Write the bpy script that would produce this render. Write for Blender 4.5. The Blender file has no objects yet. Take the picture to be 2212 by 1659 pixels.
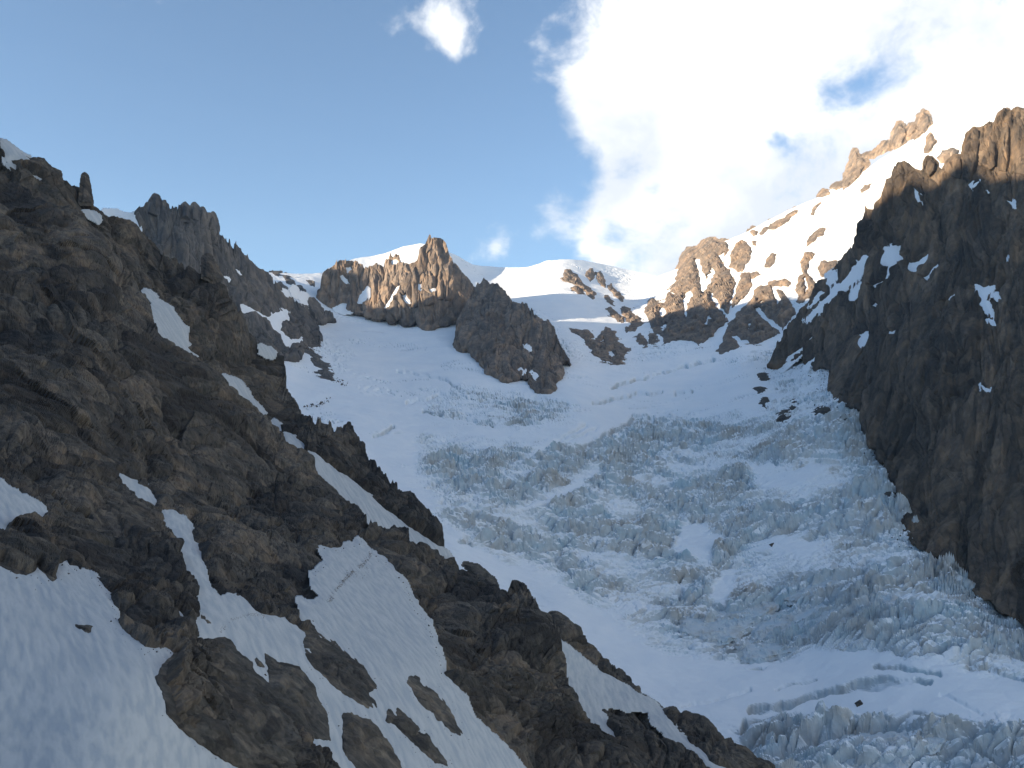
import bpy, math, numpy as np, random
from math import radians

# ------------------------------------------------------------------ camera, world, sun, exposure
scene = bpy.context.scene
COL = scene.collection
HFOV, PITCH = radians(60.0), radians(5.0)
W, H = 1024.0, 768.0
F = (W / 2) / math.tan(HFOV / 2)
cam_d = bpy.data.cameras.new('camera')
cam = bpy.data.objects.new('camera', cam_d)
COL.objects.link(cam)
cam_d.sensor_width = 36.0
cam_d.angle = HFOV
cam_d.clip_start, cam_d.clip_end = 0.5, 60000.0
cam.rotation_euler = (radians(90) + PITCH, 0, 0)
scene.camera = cam

SUN_EL, SUN_AZ = radians(9.5), radians(-112.0)          # azimuth from straight ahead, negative = left
TO_SUN = (math.sin(SUN_AZ) * math.cos(SUN_EL), math.cos(SUN_AZ) * math.cos(SUN_EL), math.sin(SUN_EL))
scene.view_settings.view_transform = 'Standard'
scene.view_settings.look = 'None'
scene.view_settings.gamma = 1.0
scene.view_settings.use_curve_mapping = False
scene.view_settings.exposure = 1.6
scene.cycles.use_denoising = True
scene.cycles.max_bounces = 6
scene.cycles.diffuse_bounces = 4

world = bpy.data.worlds.new('World')
scene.world = world
world.use_nodes = True


def ray(u, v):
    """unit direction through pixel (u, v) of the 1024 x 768 frame"""
    cp, sp = math.cos(PITCH), math.sin(PITCH)
    x, y, z = u - W / 2, F, H / 2 - v
    w = np.array((x, y * cp - z * sp, y * sp + z * cp))
    return w / np.linalg.norm(w)


def build_world():
    nt = world.node_tree
    N, Lk = nt.nodes, nt.links
    N.clear()
    out = N.new('ShaderNodeOutputWorld')
    sky = N.new('ShaderNodeTexSky')
    sky.sky_type = 'NISHITA'
    sky.sun_disc = False
    sky.sun_elevation = SUN_EL
    sky.sun_rotation = SUN_AZ
    sky.altitude = 3000
    sky.air_density = 1.0
    sky.dust_density = 0.35
    sky.ozone_density = 1.5
    bg = N.new('ShaderNodeBackground')
    bg.inputs['Strength'].default_value = 0.1
    Lk.new(sky.outputs[0], bg.inputs['Color'])
    tc = N.new('ShaderNodeTexCoord')

    def math_(op, a, b=None, c=None, clamp=False):
        m = N.new('ShaderNodeMath')
        m.operation = op
        m.use_clamp = clamp
        for i, q in enumerate((a, b, c)):
            if q is None:
                continue
            if isinstance(q, (int, float)):
                m.inputs[i].default_value = q
            else:
                Lk.new(q, m.inputs[i])
        return m.outputs[0]

    def noise(scale, detail, rough, dist=0.0, off=(0, 0, 0)):
        mp = N.new('ShaderNodeMapping')
        mp.inputs['Location'].default_value = off
        mp.inputs['Scale'].default_value = (1.0, 1.0, 1.25)
        Lk.new(tc.outputs['Generated'], mp.inputs['Vector'])
        n = N.new('ShaderNodeTexNoise')
        n.inputs['Scale'].default_value = scale
        n.inputs['Detail'].default_value = detail
        n.inputs['Roughness'].default_value = rough
        n.inputs['Distortion'].default_value = dist
        Lk.new(mp.outputs[0], n.inputs['Vector'])
        return n.outputs['Fac']
    # the cloud banks, seen and added out of view: (u, v, radius in pixels, weight) turned into directions of the sky
    total, holes = None, None
    for (u, v, r, w) in CLOUDS:
        d = ray(u, v) if v is not None else np.array(u) / np.linalg.norm(u)
        dn = N.new('ShaderNodeVectorMath')
        dn.operation = 'DOT_PRODUCT'
        dn.inputs[1].default_value = tuple(d)
        Lk.new(tc.outputs['Generated'], dn.inputs[0])
        k = 2.0 * (F / r) ** 2
        e = math_('MULTIPLY', math_('SUBTRACT', dn.outputs['Value'], 1.0), k)
        g = math_('MULTIPLY', math_('EXPONENT', e), w)
        if w > 0:
            total = g if total is None else math_('ADD', total, g)
        else:
            holes = g if holes is None else math_('ADD', holes, g)
    total = math_('ADD', math_('MINIMUM', total, .97), holes)
    n1 = noise(7.5, 10.0, 0.62, 0.3)
    n2 = noise(22.0, 6.0, 0.6, 0.4, (3.1, 1.7, 0.4))
    dens = math_('ADD', total, math_('MULTIPLY', math_('SUBTRACT', n1, 0.5), 1.9))
    dens = math_('ADD', dens, math_('MULTIPLY', math_('SUBTRACT', n2, 0.5), 0.8))
    mr = N.new('ShaderNodeMapRange')
    mr.interpolation_type = 'SMOOTHSTEP'
    mr.inputs['From Min'].default_value = 0.36
    mr.inputs['From Max'].default_value = 0.92
    Lk.new(dens, mr.inputs['Value'])
    alpha = mr.outputs['Result']
    n3 = noise(4.2, 7.0, 0.6, 0.2, (0.3, 5.1, 2.4))
    cr = N.new('ShaderNodeValToRGB')
    cr.color_ramp.elements[0].position = 0.40
    cr.color_ramp.elements[0].color = (0.60, 0.63, 0.69, 1)
    cr.color_ramp.elements[1].position = 0.63
    cr.color_ramp.elements[1].color = (1.0, 0.98, 0.955, 1)
    Lk.new(n3, cr.inputs['Fac'])
    cl = N.new('ShaderNodeBackground')
    cl.inputs['Strength'].default_value = CLOUD_STRENGTH
    Lk.new(cr.outputs[0], cl.inputs['Color'])
    mix = N.new('ShaderNodeMixShader')
    Lk.new(alpha, mix.inputs[0])
    Lk.new(bg.outputs[0], mix.inputs[1])
    Lk.new(cl.outputs[0], mix.inputs[2])
    Lk.new(mix.outputs[0], out.inputs['Surface'])


CLOUD_STRENGTH = 0.52
CLOUDS = [(745, 110, 120, .75), (650, 110, 60, .75), (700, 215, 80, .75), (800, 205, 95, .7), (690, 40, 70, .6),
          (930, 190, 110, .7), (985, 110, 95, .75), (900, 20, 110, .6), (1080, 60, 160, .8), (780, -60, 160, .6), (1000, -140, 200, .6),
          (640, 255, 30, .45), (585, 95, 30, .45), (446, 22, 26, .72), (455, 40, 18, .3), (555, 222, 30, .42), (497, 248, 18, .52), (590, 240, 20, .3),
          (852, 84, 34, -.4), (885, 60, 26, -.2), (634, 168, 18, -.34), (783, 140, 12, -.3), (655, 190, 10, -.3), (700, 130, 16, -.12), (655, 235, 60, .6), (672, 275, 60, .8), (625, 255, 30, .35), (615, 215, 25, .3), (640, 90, 50, .4), (1400, 150, 250, .6),
          ((.95, .05, .42), None, 520, .74), ((.75, -.75, .5), None, 450, .66), ((-.2, -.95, .35), None, 330, .58)]  # this row: unseen cloud banks added to brighten the shaded snow
build_world()

sun_d = bpy.data.lights.new('sun', 'SUN')
sun_d.energy = 5.0
sun_d.angle = radians(0.5)
sun_d.color = (1.0, 0.83, 0.60)
sun = bpy.data.objects.new('sun', sun_d)
COL.objects.link(sun)
from mathutils import Vector
sun.rotation_euler = Vector(TO_SUN).to_track_quat('Z', 'Y').to_euler()
sun.location = (-300, -200, 600)

# ------------------------------------------------------------------ pixels, depths, noise
SS = 1024.0 / 2212.0


def conv(ox, oy, k):
    return lambda pts: np.array([((ox + k * x) * SS, (oy + k * y) * SS) for x, y in pts], float)


K0 = conv(0, 0, 1)
K1 = conv(0, 230.4, 1 / 3)
K2 = conv(553, 403.2, 1 / 3)
K3 = conv(1106, 403.2, 1 / 3)
K4 = conv(1474.6, 172.8, 1 / 3)
K5 = conv(0, 748.8, 1 / 3)
K6 = conv(0, 1105.9, 1 / 3)
K7 = conv(553, 1105.9, 1 / 3)
K8 = conv(1474.6, 1105.9, 1 / 3)
K9 = conv(1474.6, 633.7, 1 / 3)
K12 = conv(368.7, 518.4, .25)
K13 = conv(979.3, 1105.9, 1 / 3)
CP, SP = math.cos(PITCH), math.sin(PITCH)


def lift(uv, d):
    """the place in the world at forward distance d (metres) seen in direction uv"""
    x = uv[..., 0] - W / 2
    z = H / 2 - uv[..., 1]
    wy, wz = F * CP - z * SP, F * SP + z * CP
    k = d / wy
    return np.stack((x * k, wy * k, wz * k), -1)


class Depth:
    """smooth forward distance through a few measured points (thin plate in log distance)"""
    def __init__(self, pts, lam=2e-4):
        p = np.array([(a * SS, b * SS) for a, b, _ in pts]) / 1000
        y = np.log(np.array([c for _, _, c in pts], float))
        n = len(p)
        A = np.zeros((n + 3, n + 3))
        A[:n, :n] = self.k(p, p) + lam * np.eye(n)
        A[:n, n] = A[n, :n] = 1
        A[:n, n + 1:] = p
        A[n + 1:, :n] = p.T
        self.p = p
        self.w = np.linalg.solve(A, np.concatenate((y, np.zeros(3))))

    @staticmethod
    def k(a, b):
        r2 = ((a[:, None, :] - b[None]) ** 2).sum(-1) + 1e-12
        return .5 * r2 * np.log(r2)

    def __call__(self, uv):
        q = uv.reshape(-1, 2) / 1000
        out = np.empty(len(q))
        for i in range(0, len(q), 40000):
            c = q[i:i + 40000]
            out[i:i + 40000] = self.k(c, self.p) @ self.w[:-3] + self.w[-3] + c @ self.w[-2:]
        return np.exp(out).reshape(uv.shape[:-1])


def hash3(ix, iy, iz, seed):
    h = (ix.astype(np.uint32) * np.uint32(374761393)) ^ (iy.astype(np.uint32) * np.uint32(668265263)) ^ (iz.astype(np.uint32) * np.uint32(2147483647 - 58)) ^ np.uint32((seed * 1274126177) & 0xffffffff)
    h ^= h >> np.uint32(15)
    h *= np.uint32(2246822519)
    h ^= h >> np.uint32(13)
    h *= np.uint32(3266489917)
    h ^= h >> np.uint32(16)
    return h


_rg = np.random.RandomState(7)
GRAD = _rg.normal(size=(256, 3))
GRAD = (GRAD / np.linalg.norm(GRAD, axis=1)[:, None]).astype(np.float32)
RND = _rg.uniform(-1, 1, size=(4096, 8)).astype(np.float32)


def perlin(p, seed=0):
    i = np.floor(p).astype(np.int64)
    f = (p - i).astype(np.float32)
    t = f * f * f * (f * (f * 6 - 15) + 10)
    res = np.zeros(len(p), np.float32)
    for c in range(8):
        o = (c & 1, c >> 1 & 1, c >> 2 & 1)
        g = GRAD[hash3(i[:, 0] + o[0], i[:, 1] + o[1], i[:, 2] + o[2], seed) & np.uint32(255)]
        w = np.ones(len(p), np.float32)
        dot = np.zeros(len(p), np.float32)
        for a in range(3):
            w *= t[:, a] if o[a] else 1 - t[:, a]
            dot += g[:, a] * (f[:, a] - o[a])
        res += w * dot
    return res * 1.5


def fbm(p, octaves=4, seed=0, gain=.5):
    s, a = np.zeros(len(p), np.float32), 1.0
    for k in range(octaves):
        s += a * perlin(p * 2.03 ** k, seed + k)
        a *= gain
    return s


def cells(p, seed=0, tilt=.9):
    """broken rock: every cell is a tilted facet at its own height; returns (height, edge closeness)"""
    b = np.floor(p - .5).astype(np.int64)
    n = len(p)
    best = np.full(n, 1e9, np.float32)
    sec = np.full(n, 1e9, np.float32)
    val = np.zeros(n, np.float32)
    for c in range(8):
        j = b + np.array((c & 1, c >> 1 & 1, c >> 2 & 1))
        r = RND[hash3(j[:, 0], j[:, 1], j[:, 2], seed) & np.uint32(4095)]
        q = (p - (j + .5 + .42 * r[:, :3])).astype(np.float32)
        d2 = (q * q).sum(1)
        v = .6 * r[:, 3] + tilt * (q * r[:, 4:7]).sum(1)
        m = d2 < best
        sec = np.where(m, best, np.minimum(sec, d2))
        val = np.where(m, v, val)
        best = np.where(m, d2, best)
    return val, np.sqrt(sec) - np.sqrt(best)


def basis(stretch_dir, k):
    """matrix that squeezes space by k along stretch_dir, so features run long that way"""
    s = np.array(stretch_dir, float)
    s /= np.linalg.norm(s)
    return np.eye(3) + (1 / k - 1) * np.outer(s, s)


def rock_noise(P, L, A, M, seed, octs=4, gain=.48, px=None):
    q = P @ M.T / L
    q = q + .35 * np.stack((perlin(q * 1.3, seed + 91), perlin(q * 1.3, seed + 92), perlin(q * 1.3, seed + 93)), 1)
    s, a, f = np.zeros(len(P), np.float32), 1.0, 1.0
    tone = np.zeros(len(P), np.float32)
    for k in range(octs):
        v, e = cells(q * f, seed + 7 * k)
        tone += .8 * v * (1.0 if px is None else sstep(L / f / px, 1.5, 5.0))
        fade = 1.0 if px is None else sstep(L / f / px, 2.2, 7.0)
        s += a * fade * (v - .35 * np.clip(1 - e * 7, 0, 1))
        a *= gain
        f *= 2.3
    s += .7 * fbm(q * .5, 3, seed + 50)
    return A * s, tone


_q, _ = np.linalg.qr(_rg.normal(size=(3, 3)))
JOINTS = _q.astype(np.float32)


def facets(p, seed=0, tilt=.75, wide=False):
    """rock broken along three joint sets: tilted pyramids that meet in sharp creases"""
    b = np.floor(p if wide else p - .5).astype(np.int64)
    val = np.full(len(p), -9.0, np.float32)
    sec = val.copy()
    tone = val.copy()
    for c in range(27 if wide else 8):
        j = b + (np.array((c % 3 - 1, c // 3 % 3 - 1, c // 9 - 1)) if wide else np.array((c & 1, c >> 1 & 1, c >> 2 & 1)))
        r = RND[hash3(j[:, 0], j[:, 1], j[:, 2], seed) & np.uint32(4095)]
        q = (p - (j + .5 + .40 * r[:, :3])).astype(np.float32)
        a = np.abs(q @ JOINTS)
        h = .45 * r[:, 3] + tilt * (q * r[:, 4:7]).sum(1) - 2.0 * np.maximum(np.maximum(a[:, 0], a[:, 1] * .85), a[:, 2] * .7)
        m = h > val
        sec = np.where(m, val, np.maximum(sec, h))
        tone = np.where(m, r[:, 7], tone)
        val = np.where(m, h, val)
    return val - .22 * np.clip(1 - (val - sec) / .10, 0, 1), tone


def crag_noise(P, L, A, M, seed, octs=5, gain=.6, px=None):
    """lumpy blocks parted by cracks, for rock seen from near"""
    sc = (np.linalg.norm(P, axis=1) / 220.0) ** .75      # coarser blocks on the far, larger faces
    q = P @ M.T / (L * sc)[:, None]
    q = q + .3 * np.stack((fbm(q * .9, 2, seed + 91), fbm(q * .9, 2, seed + 94), fbm(q * .9, 2, seed + 97)), 1)
    s, a, f = np.zeros(len(P), np.float32), 1.0, 1.0
    tone = np.zeros(len(P), np.float32)
    for k in range(octs):
        fade = 1.0 if px is None else sstep(L * sc / f / px, 2.0, 6.0)
        v, tn = facets(q * f, seed + 7 * k, wide=k < 2)
        s += a * fade * (1.2 * v + .55)
        tone += fade * tn * (.5, .6, .6, .5, .4, .3)[k]
        a *= gain
        f *= 2.1
    s += .8 * fbm(q * .45, 3, seed + 50)
    return A * sc * s, tone


def sdist(uv, poly):
    """signed distance in pixels to a polygon, positive inside"""
    p = uv.reshape(-1, 2)
    best = np.full(len(p), 1e18)
    inside = np.zeros(len(p), bool)
    a = poly
    b = np.roll(poly, -1, 0)
    for (ax, ay), (bx, by) in zip(a, b):
        ex, ey = bx - ax, by - ay
        px, py = p[:, 0] - ax, p[:, 1] - ay
        t = np.clip((px * ex + py * ey) / (ex * ex + ey * ey + 1e-12), 0, 1)
        best = np.minimum(best, (px - t * ex) ** 2 + (py - t * ey) ** 2)
        c = (ay > p[:, 1]) != (by > p[:, 1])
        if abs(ey) > 1e-12:
            inside ^= c & (p[:, 0] < ax + (p[:, 1] - ay) * ex / ey)
    d = np.sqrt(best)
    return np.where(inside, d, -d).reshape(uv.shape[:-1])


def sstep(x, a, b):
    t = np.clip((x - a) / (b - a), 0, 1)
    return t * t * (3 - 2 * t)


# ------------------------------------------------------------------ materials
def material(name, build):
    m = bpy.data.materials.new(name)
    m.use_nodes = True
    nt = m.node_tree
    nt.nodes.clear()
    out = nt.nodes.new('ShaderNodeOutputMaterial')
    b = nt.nodes.new('ShaderNodeBsdfPrincipled')
    nt.links.new(b.outputs[0], out.inputs[0])
    build(nt, b)
    return m


def nd(nt, typ, **inp):
    n = nt.nodes.new(typ)
    for k, v in inp.items():
        k = k.replace('_', ' ')
        n.inputs[k].default_value = v
    return n


def tex(nt, scale, detail=4.0, rough=.55, stretch=(1, 1, 1), rot=(0, 0, 0), dist=0.0):
    g = nt.nodes.new('ShaderNodeNewGeometry')
    mp = nt.nodes.new('ShaderNodeMapping')
    mp.inputs['Scale'].default_value = stretch
    mp.inputs['Rotation'].default_value = rot
    nt.links.new(g.outputs['Position'], mp.inputs['Vector'])
    n = nd(nt, 'ShaderNodeTexNoise', Scale=scale, Detail=detail, Roughness=rough, Distortion=dist)
    nt.links.new(mp.outputs[0], n.inputs['Vector'])
    return n.outputs['Fac']


def ramp(nt, fac, stops):
    r = nt.nodes.new('ShaderNodeValToRGB')
    el = r.color_ramp.elements
    while len(el) < len(stops):
        el.new(.5)
    for e, (p, c) in zip(el, stops):
        e.position = p
        e.color = (*c, 1) if len(c) == 3 else c
    nt.links.new(fac, r.inputs['Fac'])
    return r.outputs['Color']


def mixc(nt, fac, a, b, mode='MIX'):
    m = nt.nodes.new('ShaderNodeMix')
    m.data_type = 'RGBA'
    m.blend_type = mode
    for i, q in ((0, fac), (6, a), (7, b)):
        if isinstance(q, (int, float)):
            m.inputs[i].default_value = q
        elif isinstance(q, tuple):
            m.inputs[i].default_value = (*q, 1)
        else:
            nt.links.new(q, m.inputs[i])
    return m.outputs[2]


def rock_material(name, dark, mid, warm, L, stretch=(1, 1, 1), rot=(0, 0, 0), bump=.5, tonal=.4):
    def build(nt, b):
        big = tex(nt, 1.0 / L, 5, .6, stretch, rot, .3)
        fine = tex(nt, 7.0 / L, 6, .65, stretch, rot)
        tone = ramp(nt, fine, [(.32, dark), (.52, mid), (.72, tuple(1.45 * c for c in mid))])
        tint = ramp(nt, big, [(.42, (0, 0, 0)), (.66, (1, 1, 1))])
        c = mixc(nt, tint, tone, warm)
        c2 = mixc(nt, .5, c, tone)
        spots = ramp(nt, tex(nt, 2.6 / L, 3, .5, stretch, rot), [(.40, (.72, .74, .78)), (.60, (1.12, 1.08, 1.03))])
        at = nt.nodes.new('ShaderNodeAttribute')
        at.attribute_name = 'tone'
        mr = nt.nodes.new('ShaderNodeMapRange')
        mr.inputs['From Min'].default_value, mr.inputs['From Max'].default_value = -1.3, 1.3
        nt.links.new(at.outputs['Fac'], mr.inputs['Value'])
        blocks = ramp(nt, mr.outputs[0], [(.1, (1 - tonal, 1 - tonal, 1 - .94 * tonal)), (.5, (1, 1, 1)), (.95, (1 + 1.5 * tonal, 1 + 1.35 * tonal, 1 + 1.2 * tonal))])
        c3 = mixc(nt, 1.0, mixc(nt, 1.0, c2, spots, 'MULTIPLY'), blocks, 'MULTIPLY')
        nt.links.new(c3, b.inputs['Base Color'])
        b.inputs['Roughness'].default_value = .92
        b.inputs['Specular IOR Level'].default_value = .25
        bm = nd(nt, 'ShaderNodeBump', Strength=bump, Distance=L * .06)
        nt.links.new(tex(nt, 14.0 / L, 8, .7, stretch, rot), bm.inputs['Height'])
        nt.links.new(bm.outputs[0], b.inputs['Normal'])
    return material(name, build)


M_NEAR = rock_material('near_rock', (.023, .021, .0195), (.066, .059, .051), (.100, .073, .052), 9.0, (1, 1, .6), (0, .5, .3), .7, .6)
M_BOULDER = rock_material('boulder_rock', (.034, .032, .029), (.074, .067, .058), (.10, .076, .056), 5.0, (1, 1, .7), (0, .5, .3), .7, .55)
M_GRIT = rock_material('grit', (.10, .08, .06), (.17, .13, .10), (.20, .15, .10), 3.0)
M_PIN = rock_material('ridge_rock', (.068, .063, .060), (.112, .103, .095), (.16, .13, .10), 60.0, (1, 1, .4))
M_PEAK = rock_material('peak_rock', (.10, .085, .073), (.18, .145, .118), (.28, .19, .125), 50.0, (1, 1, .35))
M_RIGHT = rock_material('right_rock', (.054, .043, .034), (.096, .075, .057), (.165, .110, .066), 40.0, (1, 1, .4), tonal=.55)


def snow_material(name, L, tintd=.03, streak=0.0, bump=.25, dirt=0.0):
    def build(nt, b):
        t = tex(nt, 1.0 / L, 5, .6, (1, 1, 1))
        c = ramp(nt, t, [(.3, (.83, .845, .865)), (.65, (.89, .895, .90))])
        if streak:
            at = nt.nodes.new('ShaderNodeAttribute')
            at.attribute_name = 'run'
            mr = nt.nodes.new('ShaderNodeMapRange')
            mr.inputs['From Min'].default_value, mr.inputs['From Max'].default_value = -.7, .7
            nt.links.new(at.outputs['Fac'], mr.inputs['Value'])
            c = mixc(nt, 1.0, c, ramp(nt, mr.outputs[0], [(.2, (.41, .435, .465)), (.5, (.475, .485, .495)), (.8, (.52, .525, .53))]), 'MULTIPLY')  # tones also darken all near snow, standing in for lens falloff
        if dirt:
            dd = ramp(nt, tex(nt, .7 / L, 6, .65), [(.52, (0, 0, 0)), (.74, (dirt, dirt, dirt))])
            c = mixc(nt, dd, c, (.50, .46, .42))
        nt.links.new(c, b.inputs['Base Color'])
        b.inputs['Roughness'].default_value = .75
        b.inputs['Specular IOR Level'].default_value = .2
        bm = nd(nt, 'ShaderNodeBump', Strength=bump, Distance=L * .08)
        nt.links.new(tex(nt, 3.0 / L, 6, .6), bm.inputs['Height'])
        nt.links.new(bm.outputs[0], b.inputs['Normal'])
    return material(name, build)


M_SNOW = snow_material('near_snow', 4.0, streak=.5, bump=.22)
M_SNOWFAR = snow_material('far_snow', 60.0, bump=.35, dirt=.25)


def glacier_build(nt, b):
    at = nt.nodes.new('ShaderNodeAttribute')
    at.attribute_name = 'ice'
    snow = ramp(nt, tex(nt, 1 / 60.0, 6, .6), [(.3, (.82, .845, .87)), (.65, (.89, .895, .90))])
    icec = ramp(nt, tex(nt, 1 / 35.0, 6, .65), [(.34, (.42, .54, .61)), (.50, (.53, .57, .59)), (.66, (.45, .43, .40))])
    fine = ramp(nt, tex(nt, 1 / 5.0, 4, .6), [(.35, (.62, .66, .69)), (.62, (1, 1, 1))])
    icec = mixc(nt, .55, icec, mixc(nt, 1.0, icec, fine, 'MULTIPLY'))
    geo = nt.nodes.new('ShaderNodeNewGeometry')
    sep = nt.nodes.new('ShaderNodeSeparateXYZ')
    nt.links.new(geo.outputs['Normal'], sep.inputs[0])
    steep = nt.nodes.new('ShaderNodeMapRange')
    steep.inputs['From Min'].default_value = .82
    steep.inputs['From Max'].default_value = .50
    nt.links.new(sep.outputs['Z'], steep.inputs['Value'])
    mx = nt.nodes.new('ShaderNodeMath')
    mx.operation = 'MULTIPLY'
    nt.links.new(steep.outputs[0], mx.inputs[0])
    nt.links.new(at.outputs['Fac'], mx.inputs[1])
    c = mixc(nt, mx.outputs[0], snow, icec)
    nt.links.new(c, b.inputs['Base Color'])
    b.inputs['Roughness'].default_value = .6
    b.inputs['Specular IOR Level'].default_value = .25
    bm = nd(nt, 'ShaderNodeBump', Strength=.35, Distance=2.0)
    nt.links.new(tex(nt, 1 / 6.0, 7, .65), bm.inputs['Height'])
    nt.links.new(bm.outputs[0], b.inputs['Normal'])


M_GLACIER = material('glacier_surface', glacier_build)


def ice_build(nt, b):
    c = ramp(nt, tex(nt, 1 / 14.0, 6, .65, (1, 1, .3)), [(.32, (.45, .55, .61)), (.5, (.56, .60, .62)), (.68, (.48, .46, .43))])
    nt.links.new(c, b.inputs['Base Color'])
    b.inputs['Roughness'].default_value = .5
    bm = nd(nt, 'ShaderNodeBump', Strength=.5, Distance=1.5)
    nt.links.new(tex(nt, 1 / 4.0, 7, .65, (1, 1, .3)), bm.inputs['Height'])
    nt.links.new(bm.outputs[0], b.inputs['Normal'])


M_ICE = material('serac_ice', ice_build)


# ------------------------------------------------------------------ meshes
def make_mesh(name, V, faces, mat, smooth, attrs=None):
    me = bpy.data.meshes.new(name)
    V = np.ascontiguousarray(V, np.float32)
    faces = np.ascontiguousarray(faces, np.int32)
    me.vertices.add(len(V))
    me.vertices.foreach_set('co', V.ravel())
    me.loops.add(faces.size)
    me.loops.foreach_set('vertex_index', faces.ravel())
    me.polygons.add(len(faces))
    me.polygons.foreach_set('loop_start', np.arange(0, faces.size, faces.shape[1], dtype=np.int32))
    me.polygons.foreach_set('use_smooth', np.full(len(faces), smooth))
    if attrs:
        for k, a in attrs.items():
            at = me.attributes.new(k, 'FLOAT', 'POINT')
            at.data.foreach_set('value', np.ascontiguousarray(a, np.float32))
    me.update(calc_edges=True)
    me.materials.append(mat)
    ob = bpy.data.objects.new(name, me)
    COL.objects.link(ob)
    return ob


def tag(o, label, cat=None, group=None, kind=None):
    o['label'] = label
    if cat:
        o['category'] = cat
    if group:
        o['group'] = group
    if kind:
        o['kind'] = kind
    return o


def grid_faces(r, c):
    i = np.arange(r * c).reshape(r, c)
    return np.stack((i[:-1, :-1], i[1:, :-1], i[1:, 1:], i[:-1, 1:]), -1).reshape(-1, 4)


def grid_normals(P):
    gu = np.gradient(P, axis=1)
    gv = np.gradient(P, axis=0)
    n = np.cross(gu, gv)
    n /= np.linalg.norm(n, axis=-1, keepdims=True) + 1e-12
    s = np.sign((n * P).sum(-1, keepdims=True))
    return -n * np.where(s == 0, 1, s)


def resample(pts, n):
    d = np.r_[0, np.cumsum(np.linalg.norm(np.diff(pts, axis=0), axis=1))]
    t = np.linspace(0, d[-1], n)
    return np.stack((np.interp(t, d, pts[:, 0]), np.interp(t, d, pts[:, 1])), 1)


def uv_warp(uv, amp, L, seed):
    q = np.concatenate((uv.reshape(-1, 2) / L, np.zeros((uv.size // 2, 1))), 1)
    return uv + amp * np.stack((fbm(q, 3, seed), fbm(q + 9.5, 3, seed + 5)), 1).reshape(uv.shape)


def snow_mask(uv, polys, width, seed):
    m = np.full(uv.shape[:-1], -99.0)
    if not polys:
        return m
    wuv = uv_warp(uv, 2.0, 9.0, seed)
    for poly in polys:
        lo, hi = poly.min(0) - 12, poly.max(0) + 12
        sel = ((wuv > lo) & (wuv < hi)).all(-1)
        if sel.any():
            m[sel] = np.maximum(m[sel], sdist(wuv[sel], poly))
    return m


def mass(name, crest, base, D, mat, step, L, A, M, seed, polys=(), out=1.0, carve=2.5, jag=0.0, jagL=1.0, back=(1.0, .7), octs=4, label=None, tuck=0.0, noise=rock_noise, soft=(-2.0, 2.0)):
    """a mountainside: skyline crest and foot line joined by a fractured slope, with a falling back side"""
    n = int(max(np.linalg.norm(np.diff(crest, axis=0), axis=1).sum(), np.linalg.norm(np.diff(base, axis=0), axis=1).sum() * .8) / step)
    C, B = resample(crest, n), resample(base, n)
    r = max(6, int(np.linalg.norm(B - C, axis=1).max() / step))
    t = np.linspace(0, 1, r)[:, None, None]
    uv = C[None] * (1 - t) + B[None] * t
    d = D(uv)
    if tuck:
        d = d * (1 + tuck * sstep(t[..., 0] * np.linalg.norm(B - C, axis=1)[None] - np.linalg.norm(B - C, axis=1)[None] + 9, 0, 9))
    P = lift(uv, d)
    Nn = grid_normals(P)
    px = d / F
    m = snow_mask(uv, polys, 1, seed + 400)
    k = sstep(m, *soft)
    rn, tone = (a.reshape(d.shape) for a in noise(P.reshape(-1, 3), L, A, M, seed, octs, px=px.ravel()))
    if noise is crag_noise:      # the skyline keeps close to its line
        rn = rn * (.62 + .38 * sstep(np.linalg.norm(uv - C[None], axis=-1), 0, 14))
    off = (rn + out * px) * (1 - k) - carve * px * k
    Q = P + Nn * off[..., None]
    if jag:
        v, _ = cells(P[0] @ M.T / jagL, seed + 77, .3)
        v2, _ = cells(P[0] @ M.T / (jagL * .4), seed + 78, .3)
        near = np.exp(-np.linalg.norm(uv - C[None], axis=-1) / 7.0)
        amp = .25 + 2.2 * np.clip(perlin(P[0] / (7 * jagL), seed + 79), 0, 1)
        Q[..., 2] += near * (jag * amp * (v + .5 * v2 + .15) * (1 - k[0]))[None]
    # back side
    aw = P[0] * np.array((1, 1, 0))
    aw /= np.linalg.norm(aw, axis=1)[:, None]
    rows = []
    wd = back[0]
    for q in np.linspace(1, 0, 9)[:-1]:
        rows.append(Q[0] + aw * (wd * q) - np.array((0, 0, 1.0)) * (wd * back[1] * q ** 1.15) + (perlin(P[0] / L + q * 3.1, seed + 5) * A * q)[:, None])
    V = np.concatenate((np.array(rows), Q), 0)
    ob = make_mesh(name, V.reshape(-1, 3), grid_faces(V.shape[0], n), mat, False, {'tone': np.concatenate((np.repeat(tone[:1], 8, 0), tone), 0).ravel()})
    MASSES[name] = tag(ob, label, kind='structure')
    return ob


MASSES = {}


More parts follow.
